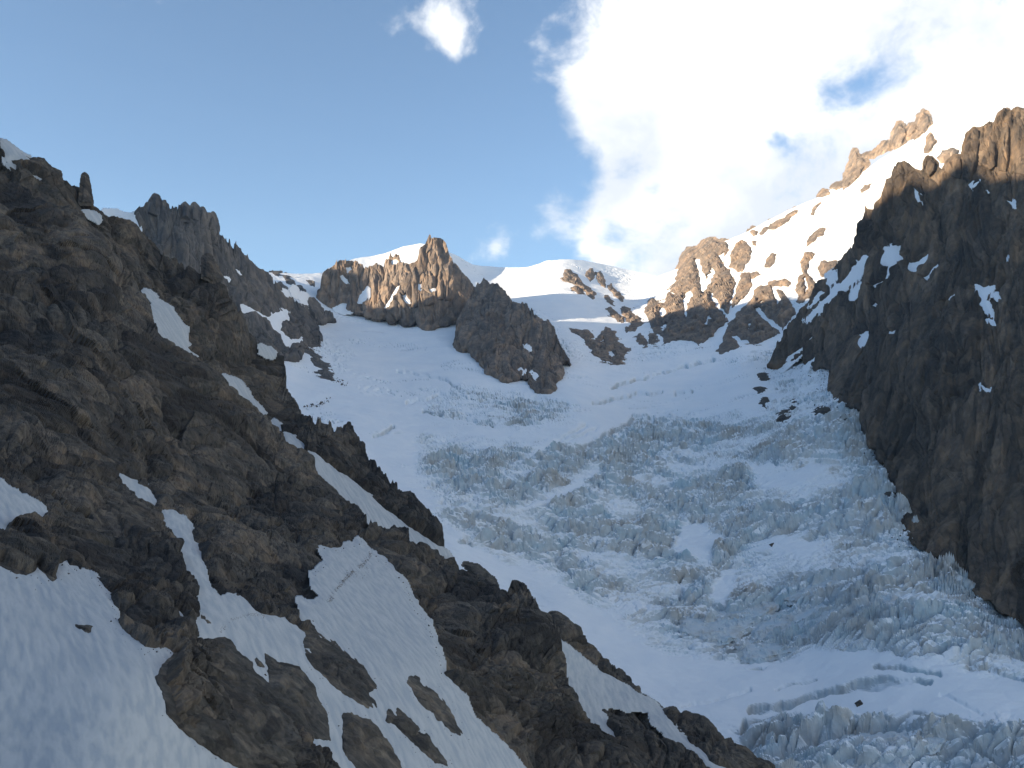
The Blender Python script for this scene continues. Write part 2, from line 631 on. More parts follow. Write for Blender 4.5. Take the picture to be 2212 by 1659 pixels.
def patch(name, poly, D, mat, step=1.2, kind='snow', H_px=4.0, edge=5.0, L=5.0, A=.5, M=np.eye(3), seed=0, lift_px=0.0, ragged=1.5, smooth=None, octs=3, holes=(), runnel=0.0, noise=rock_noise):
    """a snow patch lying on a slope, or a rock standing out of snow: a closed lens that rises out of the ground"""
    mar = 4.0
    lo, hi = poly.min(0) - mar - 2, poly.max(0) + mar + 2
    lo = np.maximum(lo, (-130, -60))
    hi = np.minimum(hi, (1160, 900))
    nu, nv = max(5, int((hi[0] - lo[0]) / step) + 1), max(5, int((hi[1] - lo[1]) / step) + 1)
    u, v = np.meshgrid(np.linspace(lo[0], hi[0], nu), np.linspace(lo[1], hi[1], nv))
    uv = np.stack((u, v), -1)
    d = D(uv)
    P = lift(uv, d)
    Nn = grid_normals(P)
    px = d / F
    sd = sdist(uv_warp(uv, ragged, 7.0, seed + 11), poly)
    for hp in holes:
        sd = np.minimum(sd, -sdist(uv_warp(uv, ragged, 5.0, seed + 12), hp) * 1.3)
    dirs = P / np.linalg.norm(P, axis=-1, keepdims=True)
    if kind == 'snow':
        h = (lift_px + .6 * np.minimum(sd / 3, 1.5)) * px
        n = fbm(P.reshape(-1, 3) / L, 4, seed).reshape(d.shape) * A
        run = np.zeros(d.shape)
        if runnel:
            cen = np.array([poly[np.abs(poly[:, 0]) < 2000].clip((0, 0), (1024, 768)).mean(0)])
            tip = cen + np.array((10.0, 17.0))
            fall = (lift(tip, D(tip)) - lift(cen, D(cen)))[0]
            run = fbm(P.reshape(-1, 3) @ basis(fall, 9).T / (.05 * np.median(d) ** .55), 3, seed + 3).reshape(d.shape)
        Q = P + Nn * (h + (n + runnel * px * run) * sstep(sd, 0, 12))[..., None]
        th = 2.0 * px
    else:
        ins = np.clip(sd, 0, None)
        h = H_px * (1 - np.exp(-ins / edge)) + np.where(sd < 0, sd * .9, 0) + 3.0 * sstep(sd, -1.0, 1.5) - .4
        rn, tone = (a.reshape(d.shape) for a in noise(P.reshape(-1, 3), L, A, M, seed, octs, px=px.ravel()))
        rn = rn * sstep(sd, -1.5, edge)
        rn = np.maximum(rn, -.06 * h.clip(0) * px)
        Q = P - dirs * ((h * px) + lift_px * px)[..., None] + Nn * rn[..., None]
        th = (2.0 + .8 * H_px * (1 - np.exp(-ins / edge))) * px
    keep = sd > -mar
    fi = grid_faces(nv, nu)
    fk = fi[keep.reshape(-1)[fi].all(1)]
    if len(fk) == 0:
        return None
    used = np.unique(fk)
    remap = np.full(nu * nv, -1)
    remap[used] = np.arange(len(used))
    f1 = remap[fk]
    V1 = Q.reshape(-1, 3)[used]
    V2 = (P + dirs * th[..., None]).reshape(-1, 3)[used]
    f2 = f1[:, ::-1] + len(used)
    # rim
    e = np.concatenate([f1[:, [i, (i + 1) % 4]] for i in range(4)])
    key = np.sort(e, 1)
    _, inv, cnt = np.unique(key, axis=0, return_inverse=True, return_counts=True)
    be = e[cnt[inv.ravel()] == 1]
    rim = np.stack((be[:, 1], be[:, 0], be[:, 0] + len(used), be[:, 1] + len(used)), 1)
    ob = make_mesh(name, np.concatenate((V1, V2)), np.concatenate((f1, f2, rim)), mat, kind == 'snow' if smooth is None else smooth, {'run': np.tile(run.reshape(-1)[used], 2)} if kind == 'snow' else {'tone': np.tile(tone.reshape(-1)[used], 2)})
    return ob

# ------------------------------------------------------------------ snow basin: glacier below, headwall above
D_ICE = Depth([
    (2212, 1659, 430), (1700, 1659, 470), (1300, 1659, 490), (2212, 1400, 560), (1700, 1400, 650), (1300, 1400, 650), (1100, 1250, 730),
    (2100, 1250, 700), (1500, 1200, 830), (1950, 1150, 790), (1000, 1150, 790), (1200, 1000, 1050), (1600, 1000, 1060), (1850, 1000, 980),
    (900, 1000, 1010), (780, 940, 1080), (690, 880, 1220), (1250, 870, 1370), (1650, 850, 1350), (1800, 850, 1200), (750, 800, 1560),
    (1000, 800, 1600), (1250, 800, 1700), (1600, 785, 1620), (700, 715, 2060), (850, 712, 2150), (980, 725, 2050), (1300, 780, 1880),
    (1450, 750, 1980), (1560, 765, 1820), (640, 850, 1280), (620, 760, 1560), (560, 700, 1780), (2150, 1000, 1090), (2150, 1200, 830),
    (2150, 800, 1500), (1680, 765, 1720), (1750, 720, 1750), (2000, 640, 1650), (2300, 640, 2000), (2500, 1400, 540), (2500, 1700, 380),
    (580, 588, 2500), (695, 590, 2600), (830, 548, 2900), (915, 528, 2900), (1060, 577, 3000), (1210, 560, 3000), (1400, 595, 3050),
    (1550, 525, 2750), (1700, 455, 2550), (1870, 365, 2350), (2030, 260, 2150), (2212, 230, 2050), (1300, 680, 2450), (1100, 670, 2500),
    (1500, 650, 2350), (1700, 600, 2080), (1900, 500, 2000), (700, 650, 2330), (2300, 300, 1950)])

ICEFALL = [  # (outline, strength)
    (K0([(905, 940), (1000, 950), (1150, 960), (1250, 950), (1400, 895), (1500, 905), (1700, 900), (1800, 870), (1850, 880), (1950, 1000), (1990, 1130), (2060, 1230), (2160, 1290), (2300, 1340),
         (2300, 1460), (2000, 1420), (1800, 1390), (1600, 1425), (1450, 1405), (1300, 1300), (1150, 1225), (1050, 1185), (950, 1110), (915, 1050)]), 1.0),
    (K0([(1780, 880), (1850, 880), (1890, 930), (1950, 1050), (1975, 1130), (2060, 1220), (2190, 1290), (2180, 1345), (2040, 1295), (1930, 1200), (1860, 1100), (1800, 980)]), 1.6),
    (K0([(915, 855), (1050, 843), (1200, 865), (1245, 880), (1240, 908), (1100, 920), (930, 895)]), .75),
    (K0([(1590, 1570), (1700, 1550), (1850, 1545), (2300, 1570), (2300, 1800), (1560, 1800)]), 1.0),
    (K0([(1690, 790), (1800, 790), (1850, 880), (1780, 960), (1640, 880)]), .55),
    (K0([(1650, 740), (1700, 730), (1740, 770), (1660, 800), (1560, 790)]), .5),
    (K0([(1090, 650), (1200, 690), (1250, 770), (1220, 790), (1100, 690)]), .6),
    (K0([(1300, 590), (1460, 610), (1440, 650), (1380, 640)]), .5),
    (K0([(1340, 745), (1480, 735), (1500, 755), (1420, 785), (1340, 790)]), .4),
    (K0([(700, 720), (760, 760), (740, 800), (690, 760)]), .5)]
CALM = [K8([(130, 590), (230, 430), (310, 340), (370, 340), (340, 500), (280, 600)]), K8([(420, 220), (550, 150), (760, 180), (890, 220), (760, 290), (500, 270)]),
        K8([(0, 80), (90, 90), (190, 220), (60, 260)]), K10([(750, 740), (900, 790), (1100, 760), (1000, 830), (850, 820)]) if 'K10' in globals() else K0([(1056, 1002), (1106, 1019), (1172, 1009), (1140, 1032), (1090, 1029)]),
        K0([(1150, 965), (1300, 910), (1360, 905), (1240, 960), (1100, 1010)]), K0([(1180, 1060), (1290, 1000), (1300, 1010), (1210, 1080), (1080, 1110)]),
        K0([(1600, 1000), (1750, 1000), (1800, 1030), (1650, 1050)]), K0([(1480, 1120), (1560, 1150), (1540, 1210), (1440, 1200)])]


K10 = conv(806.5, 748.8, 1 / 3)
CREVASSES = [(K10(p), w, d) for p, w, d in [
    ([(220, 358), (300, 350), (420, 305), (600, 320), (760, 322), (900, 318), (1100, 332), (1250, 372)], 1.6, 4), ([(330, 425), (450, 435), (620, 470), (760, 500)], 1.5, 4), ([(1380, 510), (1290, 560), (1200, 605), (1090, 690), (960, 730)], 2.0, 2.2),
    ([(1440, 520), (1330, 580), (1250, 610)], 1.8, 1.8), ([(1560, 262), (1700, 220), (1800, 190), (2000, 132), (2200, 88)], 1.6, 5), ([(1440, 355), (1520, 340), (1650, 312), (1780, 305), (1870, 288)], 1.6, 4),
    ([(1960, 302), (2060, 294)], 1.6, 4), ([(1580, 945), (1720, 940), (1850, 930), (1940, 932), (2100, 882), (2230, 858)], 2.0, 7), ([(950, 955), (1060, 880), (1200, 780), (1240, 740)], 1.6, 5),
    ([(0, 575), (60, 560), (135, 525)], 1.5, 4), ([(400, 890), (480, 850), (640, 780)], 1.6, 5), ([(560, 1250), (700, 1260), (880, 1310)], 1.8, 5), ([(1350, 1570), (1500, 1600)], 1.5, 5),
    ([(160, 170), (320, 180), (470, 220), (580, 285)], 1.3, 2.5), ([(430, 920), (560, 945), (740, 920), (900, 900)], 1.8, 5), ([(640, 1100), (780, 1120), (880, 1170)], 1.8, 6),
    ([(1180, 720), (1330, 660), (1480, 600), (1700, 460), (1800, 462)], 2.2, 6), ([(1800, 480), (1950, 490), (2100, 490), (2212, 500)], 1.6, 4), ([(1950, 730), (2060, 735), (2130, 740)], 1.7, 4), ([(1880, 640), (1760, 740), (1620, 840)], 1.6, 5)]]
CREVASSES += [(K8(p), w, d) for p, w, d in [([(0, 1255), (120, 1235), (200, 1220), (430, 1160)], 1.8, 2.6), ([(1240, 1000), (1400, 1000), (1500, 1022), (1660, 1035)], 1.7, 6), ([(1680, 1180), (1800, 1230), (1940, 1320)], 2.2, 2), ([(1040, 1335), (1200, 1335), (1400, 1330), (1500, 1280), (1700, 1330), (2000, 1400)], 1.6, 5),
    ([(420, 1350), (600, 1340), (740, 1330), (860, 1350)], 1.5, 5), ([(450, 1590), (600, 1600), (700, 1580), (800, 1530), (900, 1500)], 1.7, 6), ([(1700, 1540), (1850, 1500), (2050, 1490), (2130, 1470)], 1.8, 6), ([(600, 1160), (700, 1110), (860, 1080)], 1.2, 3), ([(1850, 980), (2000, 1000), (2200, 1080)], 1.8, 5)]]
OPEN_WALLS = [(K8(p), d) for p, d in [([(1250, 880), (1330, 880), (1440, 905), (1410, 920), (1300, 900)], 6), ([(390, 1020), (500, 1000), (540, 1010), (530, 1040), (450, 1030)], 6),
    ([(410, 1290), (440, 1250), (560, 1240), (700, 1210), (820, 1160), (950, 1130), (1100, 1100), (1250, 1070), (1400, 1060), (1530, 1070), (1620, 1080), (1600, 1120), (1520, 1100), (1420, 1120), (1280, 1160), (1100, 1180), (950, 1190), (800, 1230), (700, 1280), (600, 1310), (480, 1310), (420, 1320)], 11),
    ([(370, 1400), (390, 1340), (430, 1340), (450, 1400), (420, 1450), (380, 1450)], 12), ([(920, 1390), (960, 1350), (1060, 1340), (1040, 1370), (980, 1420), (960, 1500), (930, 1440)], 10), ([(460, 1490), (550, 1470), (680, 1480), (760, 1490), (700, 1510), (560, 1510)], 9),
    ([(1220, 1370), (1300, 1370), (1450, 1380), (1600, 1400), (1600, 1450), (1450, 1440), (1250, 1450), (1220, 1420)], 9), ([(1170, 500), (1205, 455), (1245, 560), (1200, 572)], 9)]]


def ice_relief(uv, P):
    sh = uv.shape[:-1]
    I = np.zeros(sh)
    wuv = uv_warp(uv, 7.0, 30.0, 300)
    for poly, s in ICEFALL:
        I = np.maximum(I, s * sstep(sdist(wuv, poly), -10, 14))
    for poly in CALM:
        I *= 1 - .9 * sstep(sdist(wuv, poly), -5, 5)
    p = P.reshape(-1, 3)
    X, Y = p[:, 0], p[:, 1]
    zero = np.zeros(len(p))
    big = fbm(np.stack((X / 150, Y / 90, zero), 1), 3, 310)
    I = (I.ravel() * (.35 + .65 * sstep(big, -.45, .1)))
    wx, wy = 9 * perlin(np.stack((X / 33, Y / 33, zero), 1), 320), 9 * perlin(np.stack((X / 33, Y / 33, zero + 5), 1), 321)
    arc = Y + wy + .0006 * (X - 150) ** 2 - .25 * X
    near = sstep(P[..., 1].ravel(), 700, 480)
    # broad steps across the flow: snowy treads, broken ice risers
    ph = (arc + .35 * X) / (58 - 18 * near) + 1.3 * fbm(np.stack((X / 130, Y / 95, zero + 2), 1), 3, 360)
    fr = ph - np.floor(ph)
    riser = sstep(fr, .0, .16) * (1 - sstep(fr, .42, .62))
    step = sstep(fr, .0, .48) - fr
    I0 = I
    I = I * (.6 + .4 * riser)
    Ls = 12.5 + 12 * near
    a, ea = cells(np.stack(((X + wx) / (2.8 * Ls), arc / Ls, zero), 1), 330, .8)
    b, eb = cells(np.stack(((X + wx) / 12, arc / 6, zero), 1), 331, .8)
    c, ec = cells(np.stack((X / 5, arc / 3.4, zero), 1), 332, .8)
    dz = I0 * 13 * step
    dz += I * (5.0 * a + 3.4 * b + 1.7 * c - 9.0 * np.clip(1 - ea * 5, 0, 1) - 4.0 * np.clip(1 - eb * 4, 0, 1))
    dz += I * 5 * big
    # a few long crevasses in the smooth snow
    cr = np.abs(fbm(np.stack((X / 120, arc / 26, zero + 3), 1), 3, 340))
    crz = sstep(fbm(np.stack((X / 170, Y / 120, zero + 8), 1), 2, 345), .05, .4)
    crev = np.clip(1 - cr / .07, 0, 1) * crz
    dz -= 3.0 * crev * (1 - I)
    dz += 2.2 * fbm(np.stack((X / 60, Y / 45, zero), 1), 4, 350)
    # the crevasses one can follow, and the open walls of the lower glacier
    pxm = D_ICE(uv).ravel() / F
    f = uv_warp(uv, 2.5, 14.0, 370).reshape(-1, 2)
    cut = np.zeros(len(f))
    big2 = fbm(np.stack((X / 24, Y / 24, zero + 11), 1), 3, 380)
    for ln, wdt, dep in CREVASSES:
        lo, hi = ln.min(0) - 8, ln.max(0) + 8
        sel = ((f > lo) & (f < hi)).all(1)
        if sel.any():
            dd = -sdist(f[sel], np.concatenate((ln, ln[::-1] + 1e-4)))
            cut[sel] = np.maximum(cut[sel], dep * np.exp(-(dd / wdt) ** 2))
    for poly, dep in OPEN_WALLS:
        lo, hi = poly.min(0) - 8, poly.max(0) + 8
        sel = ((f > lo) & (f < hi)).all(1)
        if sel.any():
            cut[sel] = np.maximum(cut[sel], dep * np.clip(.75 + 1.1 * big2[sel], .25, 1.4) * sstep(sdist(f[sel], poly), -.8, 2.2))
    dz -= cut * pxm
    ice = np.clip(I * 1.3 + .3 + crev + .4 * cut, 0, 1)
    return dz.reshape(sh), ice.reshape(sh), I.reshape(sh)


BERG = K0([(480, 696), (560, 702), (690, 712), (850, 718), (990, 735), (1100, 765), (1230, 790), (1300, 790), (1400, 765), (1500, 755), (1560, 768), (1660, 760), (1750, 725), (1850, 700), (2000, 650), (2420, 560)])


def snow_sheet(name, top, bot, step, vstep, mat, label, back=0.0):
    n = int(np.linalg.norm(np.diff(top, axis=0), axis=1).sum() / step)
    T, B = resample(top, n), resample(bot, n)
    r = int(np.linalg.norm(B - T, axis=1).max() / vstep)
    t = np.linspace(0, 1, r)[:, None, None]
    uv = T[None] * (1 - t) + B[None] * t
    P = lift(uv, D_ICE(uv))
    dz, ice, I = ice_relief(uv, P)
    Q = P.copy()
    if back:   # steep snow is displaced less
        dz = dz * .8
    Q[..., 2] += dz
    if back:
        aw = P[0] * np.array((1, 1, 0))
        aw /= np.linalg.norm(aw, axis=1)[:, None]
        rows = [Q[0] + aw * back * q - np.array((0, 0, 1.)) * back * .75 * q ** 1.5 for q in np.linspace(1, 0, 8)[:-1]]
        Q = np.concatenate((np.array(rows), Q), 0)
        ice = np.concatenate((np.repeat(ice[:1], 7, 0), ice), 0)
    ob = make_mesh(name, Q.reshape(-1, 3), grid_faces(Q.shape[0], n), mat, False, {'ice': ice.ravel()})
    return tag(ob, label, kind='structure')


GTOP = BERG.copy()
snow_sheet('glacier', GTOP, K0([(720, 1800), (2560, 1800)]), .95, .85, M_GLACIER, 'broken grey and white glacier flowing down between the dark rock walls')
SKY = K0([(440, 570), (540, 575), (580, 588), (640, 592), (695, 590), (708, 580), (730, 572), (760, 560), (830, 548), (870, 533), (905, 526), (940, 530), (966, 543), (990, 553), (1020, 572), (1060, 576), (1100, 578), (1140, 577), (1165, 570),
          (1180, 564), (1210, 560), (1260, 562), (1320, 574), (1380, 588), (1420, 598), (1465, 580), (1500, 547), (1550, 527), (1600, 508), (1650, 482), (1700, 455), (1760, 430), (1820, 395), (1870, 368),
          (1900, 345), (1950, 315), (1990, 290), (2030, 258), (2060, 268), (2120, 262), (2212, 235), (2440, 170)])
snow_sheet('snow_headwall', SKY, BERG, 1.1, 1.0, M_GLACIER, 'steep snow headwall closing the valley below the cloud', 500.0)

V3 = basis((0, 0, 1), 3.2)
V5 = basis((0, 0, 1), 5.5)
V4 = basis((0, 0, 1), 3.8)
NEARM = basis((.62, .30, -.62), 1.7)


def on_ice(pts):
    """foot points of a rock wall on the snow"""
    uv = np.array(pts) * SS
    return [(x, y, d * .99) for (x, y), d in zip(pts, D_ICE(uv))]


def sunk(pts, dx=0, dy=9):
    return np.array([(x + dx, y + dy) for x, y in pts]) * SS


# ------------------------------------------------------------------ the peak in the middle of the headwall
c1_crest = [(x / 3 + 553, y / 3 + 403.2) for x, y in [(418, 690), (425, 620), (432, 580), (440, 562), (500, 510), (530, 490), (580, 488), (640, 490), (680, 507), (720, 532), (760, 522), (830, 512), (842, 470), (870, 455), (900, 463), (930, 452),
            (937, 490), (960, 505), (1000, 495), (1050, 480), (1060, 420), (1090, 390), (1108, 350), (1125, 318), (1138, 345), (1180, 340), (1212, 345), (1228, 372), (1242, 420), (1262, 470), (1300, 520), (1350, 580), (1400, 630), (1440, 665), (1440, 760)]]
c1_base = [(x / 3 + 553, y / 3 + 403.2) for x, y in [(425, 690), (430, 740), (480, 800), (520, 795), (560, 800), (600, 805), (640, 832), (700, 850), (770, 882), (820, 855), (870, 892), (920, 868), (950, 920), (990, 925), (1050, 878), (1070, 940), (1120, 955), (1180, 930), (1270, 890), (1330, 900), (1420, 880)]]
D_C1 = Depth(on_ice(c1_base[::2]) + [(697, 597, 2330), (730, 566, 2380), (830, 574, 2400), (928, 510, 2420), (967, 543, 2400), (1033, 624, 2300), (860, 640, 2230), (930, 640, 2200), (1000, 640, 2230)], 5e-4)
c1_snow = [K2(p) for p in ([(540, 580), (560, 570), (600, 600), (610, 630), (580, 640)], [(585, 530), (615, 525), (622, 545), (600, 562)], [(650, 750), (680, 700), (722, 668), (715, 720), (690, 752), (662, 765)],
                           [(828, 792), (858, 745), (888, 700), (902, 655), (932, 638), (920, 682), (892, 742), (862, 792)], [(525, 792), (528, 758), (560, 748), (592, 760), (605, 800), (560, 805)],
                           [(1040, 630), (1060, 640), (1055, 665), (1038, 660)], [(1130, 665), (1150, 645), (1160, 665), (1140, 685)], [(940, 700), (965, 690), (1000, 730), (1005, 760), (970, 745)],
                           [(870, 480), (905, 470), (925, 500), (890, 510)])]
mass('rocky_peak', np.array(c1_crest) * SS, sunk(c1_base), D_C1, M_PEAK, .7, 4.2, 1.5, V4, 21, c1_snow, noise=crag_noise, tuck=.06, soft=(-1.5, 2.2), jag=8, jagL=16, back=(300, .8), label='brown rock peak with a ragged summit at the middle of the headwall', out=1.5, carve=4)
c2_crest = [(x / 3 + 553, y / 3 + 403.2) for x, y in [(1290, 1000), (1300, 880), (1350, 790), (1400, 710), (1430, 655), (1460, 640), (1480, 608), (1500, 613), (1522, 640), (1560, 630), (1600, 670), (1640, 720), (1680, 760), (1728, 770), (1740, 758), (1780, 808), (1850, 858), (1900, 890), (1930, 940), (1960, 1000), (1990, 1060), (2032, 1120), (2034, 1145)]]
c2_base = [(x / 3 + 553, y / 3 + 403.2) for x, y in [(1292, 1030), (1310, 1082), (1350, 1085), (1400, 1060), (1420, 1130), (1480, 1190), (1510, 1242), (1540, 1230), (1600, 1282), (1640, 1292), (1700, 1258), (1770, 1270), (1782, 1322), (1820, 1352), (1900, 1362), (1950, 1322), (1945, 1280), (1985, 1230), (1985, 1150), (2034, 1147)]]
D_C2 = Depth(on_ice(c2_base[::2]) + [(1030, 622, 2150), (1048, 606, 2130), (1100, 640, 2020), (1133, 656, 1950), (1190, 712, 1800), (1225, 775, 1700), (1000, 690, 2000), (1100, 740, 1750)], 5e-4)
c2_snow = [K2(p) for p in ([(1700, 1180), (1720, 1170), (1730, 1190), (1712, 1200)], [(1790, 1215), (1810, 1200), (1825, 1225), (1805, 1240)], [(1745, 1040), (1770, 1030), (1775, 1050), (1755, 1055)])]
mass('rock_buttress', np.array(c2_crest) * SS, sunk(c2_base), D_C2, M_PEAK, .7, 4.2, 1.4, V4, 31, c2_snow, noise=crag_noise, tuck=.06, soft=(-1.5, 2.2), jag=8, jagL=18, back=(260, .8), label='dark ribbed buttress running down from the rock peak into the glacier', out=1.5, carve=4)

# ------------------------------------------------------------------ pinnacled ridge on the left, behind the near slope
p_crest = [(230, 500), (270, 485), (287, 468), (294, 455), (315, 440), (332, 427), (345, 440), (380, 450), (398, 446), (420, 448), (440, 460), (460, 467), (472, 488), (485, 510), (510, 532), (550, 571), (575, 592), (600, 617), (618, 640), (632, 645), (660, 660), (668, 643), (677, 645), (692, 666), (715, 683), (727, 700)]
p_base = [(180, 640), (300, 700), (420, 730), (520, 745), (560, 765), (600, 790), (640, 785), (664, 762), (684, 758), (697, 757), (693, 735), (684, 704), (700, 702), (727, 703)]
D_P = Depth([(250, 490, 1500), (332, 428, 1500), (460, 466, 1580), (550, 571, 1720), (632, 645, 1950)] + on_ice(p_base[-9:]) + [(520, 745, 1450), (420, 730, 1300), (300, 700, 1250), (640, 720, 1720), (570, 680, 1560)], 5e-4)
k12 = lambda pts: K12(pts)
p_snow = [K12([(595, 560), (655, 553), (710, 588), (780, 640), (835, 668), (900, 640), (960, 622), (1002, 640), (1000, 680), (962, 712), (952, 770), (1000, 828), (1060, 858), (1115, 860), (1110, 882), (1045, 885), (1020, 935), (985, 940), (955, 870), (940, 820), (880, 780), (850, 735), (825, 692), (775, 665), (700, 645), (640, 635), (608, 605)]),
          K12([(440, 318), (480, 314), (522, 340), (500, 348), (455, 340)]), K12([(570, 262), (598, 275), (622, 300), (600, 296)]), K1([(680, 675), (770, 685), (830, 718), (872, 705), (880, 750), (900, 800), (850, 775), (800, 735), (740, 705)]),
          K12([(940, 440), (1000, 455), (1015, 490), (985, 495), (955, 470)]), K12([(1135, 470), (1160, 485), (1190, 560), (1165, 560), (1140, 510)]), K12([(1060, 420), (1085, 440), (1095, 480), (1072, 475)])]
mass('pinnacle_ridge', np.array(p_crest) * SS, sunk(p_base, 0, 6), D_P, M_PIN, .75, 4.5, 1.4, V4, 41, p_snow, noise=crag_noise, tuck=.06, soft=(-1.5, 2.2), jag=9, jagL=14, back=(250, .9), label='distant bluish rock ridge with a saw-toothed top behind the near slope', out=1.0, carve=4)

# ------------------------------------------------------------------ dark mountain on the right
rm_crest = [(x / 3 + 1474.6, y / 3 + 172.8) for x, y in [(560, 1850), (640, 1720), (700, 1600), (760, 1500), (840, 1400), (870, 1330), (930, 1290), (1000, 1200), (1060, 1135), (1105, 1085), (1130, 1000), (1146, 920), (1175, 895), (1188, 850), (1187, 800), (1205, 830), (1232, 835), (1262, 785), (1300, 710),
            (1330, 650), (1365, 640), (1378, 570), (1410, 538), (1450, 540), (1485, 562), (1520, 592), (1560, 602), (1572, 560), (1590, 510), (1612, 515), (1645, 545), (1690, 585), (1722, 540), (1770, 500), (1812, 498), (1832, 430), (1850, 360), (1890, 320),
            (1940, 310), (1990, 290), (2030, 282), (2052, 230), (2100, 202), (2150, 198), (2212, 205), (2400, 170), (2900, 60)]]
rm_base = [(1474.6 + x / 3, 633.7 + y / 3) for x, y in [(540, 490), (610, 512), (650, 490), (700, 470), (760, 430), (800, 400), (800, 470), (830, 450), (860, 520), (900, 492), (940, 480), (962, 560), (980, 610), (940, 700), (942, 742), (1000, 770), (1050, 762), (1112, 757), (1140, 800), (1152, 900), (1192, 940), (1217, 1020), (1262, 1060), (1297, 1120), (1297, 1180),
            (1340, 1205), (1377, 1245), (1402, 1330), (1387, 1420), (1392, 1540), (1442, 1600), (1475, 1659)]] + [(1474.6 + x / 3, 1105.9 + y / 3) for x, y in [(1390, 120), (1432, 185), (1482, 235), (1562, 285), (1662, 315), (1732, 355), (1800, 405), (1880, 470), (1842, 492), (1860, 540), (1920, 575), (2000, 612), (2040, 660), (2080, 690), (2150, 730), (2212, 770), (2500, 900), (2900, 1000)]]
rm_base_d = on_ice(rm_base)
D_RM = Depth([rm_base_d[i] for i in range(0, len(rm_base_d) - 2, 3)] + [(1740, 640, 1560), (1808, 570, 1500), (1870, 440, 1330), (1944, 350, 1260), (2000, 370, 1220), (2085, 330, 1180), (2190, 240, 1160), (2500, 200, 960), (2700, 900, 620), (2500, 1380, 480), (2080, 650, 1010), (1950, 800, 1010)], 8e-4)
rm_snow = [K4(p) for p in ([(1472, 1018), (1442, 1080), (1430, 1130), (1446, 1165), (1400, 1180), (1370, 1230), (1340, 1290), (1300, 1342), (1262, 1372), (1224, 1320), (1300, 1300), (1320, 1260), (1320, 1212), (1274, 1190), (1310, 1118), (1350, 1080), (1412, 1070)],
           [(1602, 1128), (1605, 1162), (1540, 1202), (1532, 1252), (1500, 1252), (1458, 1220), (1470, 1180), (1530, 1170)], [(1640, 1188), (1652, 1215), (1622, 1272), (1610, 1318), (1580, 1302), (1548, 1280), (1600, 1260)],
           [(1498, 1108), (1490, 1132), (1458, 1147), (1470, 1118)], [(1187, 1152), (1178, 1220), (1142, 1272), (1082, 1322), (1002, 1392), (932, 1452), (872, 1502), (832, 1562), (798, 1562), (860, 1478), (930, 1418), (1000, 1328), (1080, 1268), (1110, 1200)],
           [(1178, 1312), (1152, 1362), (1098, 1408), (1120, 1358)], [(928, 1367), (902, 1402), (852, 1452), (822, 1468), (850, 1408), (890, 1362)], [(1255, 1443), (1287, 1465), (1270, 1482), (1228, 1466)],
           [(1772, 1388), (1762, 1412), (1728, 1432), (1728, 1403)], [(1883, 1318), (1950, 1340), (2022, 1328), (1992, 1370), (1967, 1430), (1992, 1500), (2003, 1535), (1960, 1465), (1928, 1400)], [(2028, 1388), (2062, 1410), (2040, 1418)],
           [(1988, 1558), (2012, 1558), (2027, 1602), (2000, 1592)], [(2110, 1128), (2132, 1150), (2110, 1178), (2093, 1155)], [(1498, 698), (1520, 728), (1552, 790), (1530, 812), (1508, 780)], [(1922, 658), (1900, 707), (1868, 690)],
           [(1968, 718), (2002, 740), (1985, 748)], [(2088, 768), (2132, 790), (2152, 813), (2110, 790)], [(945, 1260), (990, 1230), (1000, 1290), (950, 1325), (930, 1310)])]
rm_snow += [K9(p) for p in ([(1192, 268), (1186, 300), (1150, 337), (1138, 320), (1160, 288)], [(1397, 233), (1382, 265), (1308, 302), (1340, 248)], [(1938, 598), (2002, 635), (1970, 637), (1948, 620)],
            [(842, 285), (803, 342), (723, 424), (643, 494), (610, 518), (676, 430), (758, 355)], [(888, 376), (855, 432), (792, 484), (828, 430)])]
rm_label = ['largest forked snow patch high on the dark right-hand mountain', 'snow patch just right of the forked one on the dark mountain', 'small angular snow patch below the gap in the dark mountain face', 'tiny snow patch at the upper right of the forked one',
            'long diagonal snow ramp down the left edge of the dark mountain', 'short diagonal snow strip below the long ramp on the dark mountain', 'short snow ramp left of and parallel to the long one', 'small round snow spot below the forked patch',
            'small snow spot left of the Y-shaped patch on the dark mountain', 'Y-shaped snow patch trailing a thin tail on the dark mountain', 'small snow chip right of the Y-shaped patch', 'snow spot under the tail of the Y-shaped patch',
            'snow dot near the right edge of the photo on the dark mountain', 'narrow vertical snow patch under the left summit tower of the dark mountain', 'snow patch in the notch at the foot of the sunlit crags', 'small snow spot below the sunlit crags',
            'thin snow sliver below the sunlit crags near the right edge', 'snow patch beside the upper end of the long ramp', 'slanted snow fleck in the middle of the dark lower face', 'pale snow streak on the dark face right of the slanted fleck',
            'lone low snow fleck far right on the dark face', 'long thin snow streak at the left foot of the dark mountain', 'shorter thin snow streak beside the long one at the mountain foot']
mass('dark_mountain', np.array(rm_crest) * SS, sunk(rm_base, 5, 9), D_RM, M_RIGHT, .85, 7.5, 1.75, basis((-.3, -.15, -1), 3.6), 51, rm_snow, noise=crag_noise, octs=5, tuck=.06, soft=(-1.5, 2.2), jag=10, jagL=16, back=(260, .7), label='dark steep rock mountain on the right with sunlit crags at its top', out=1.2, carve=3.5)

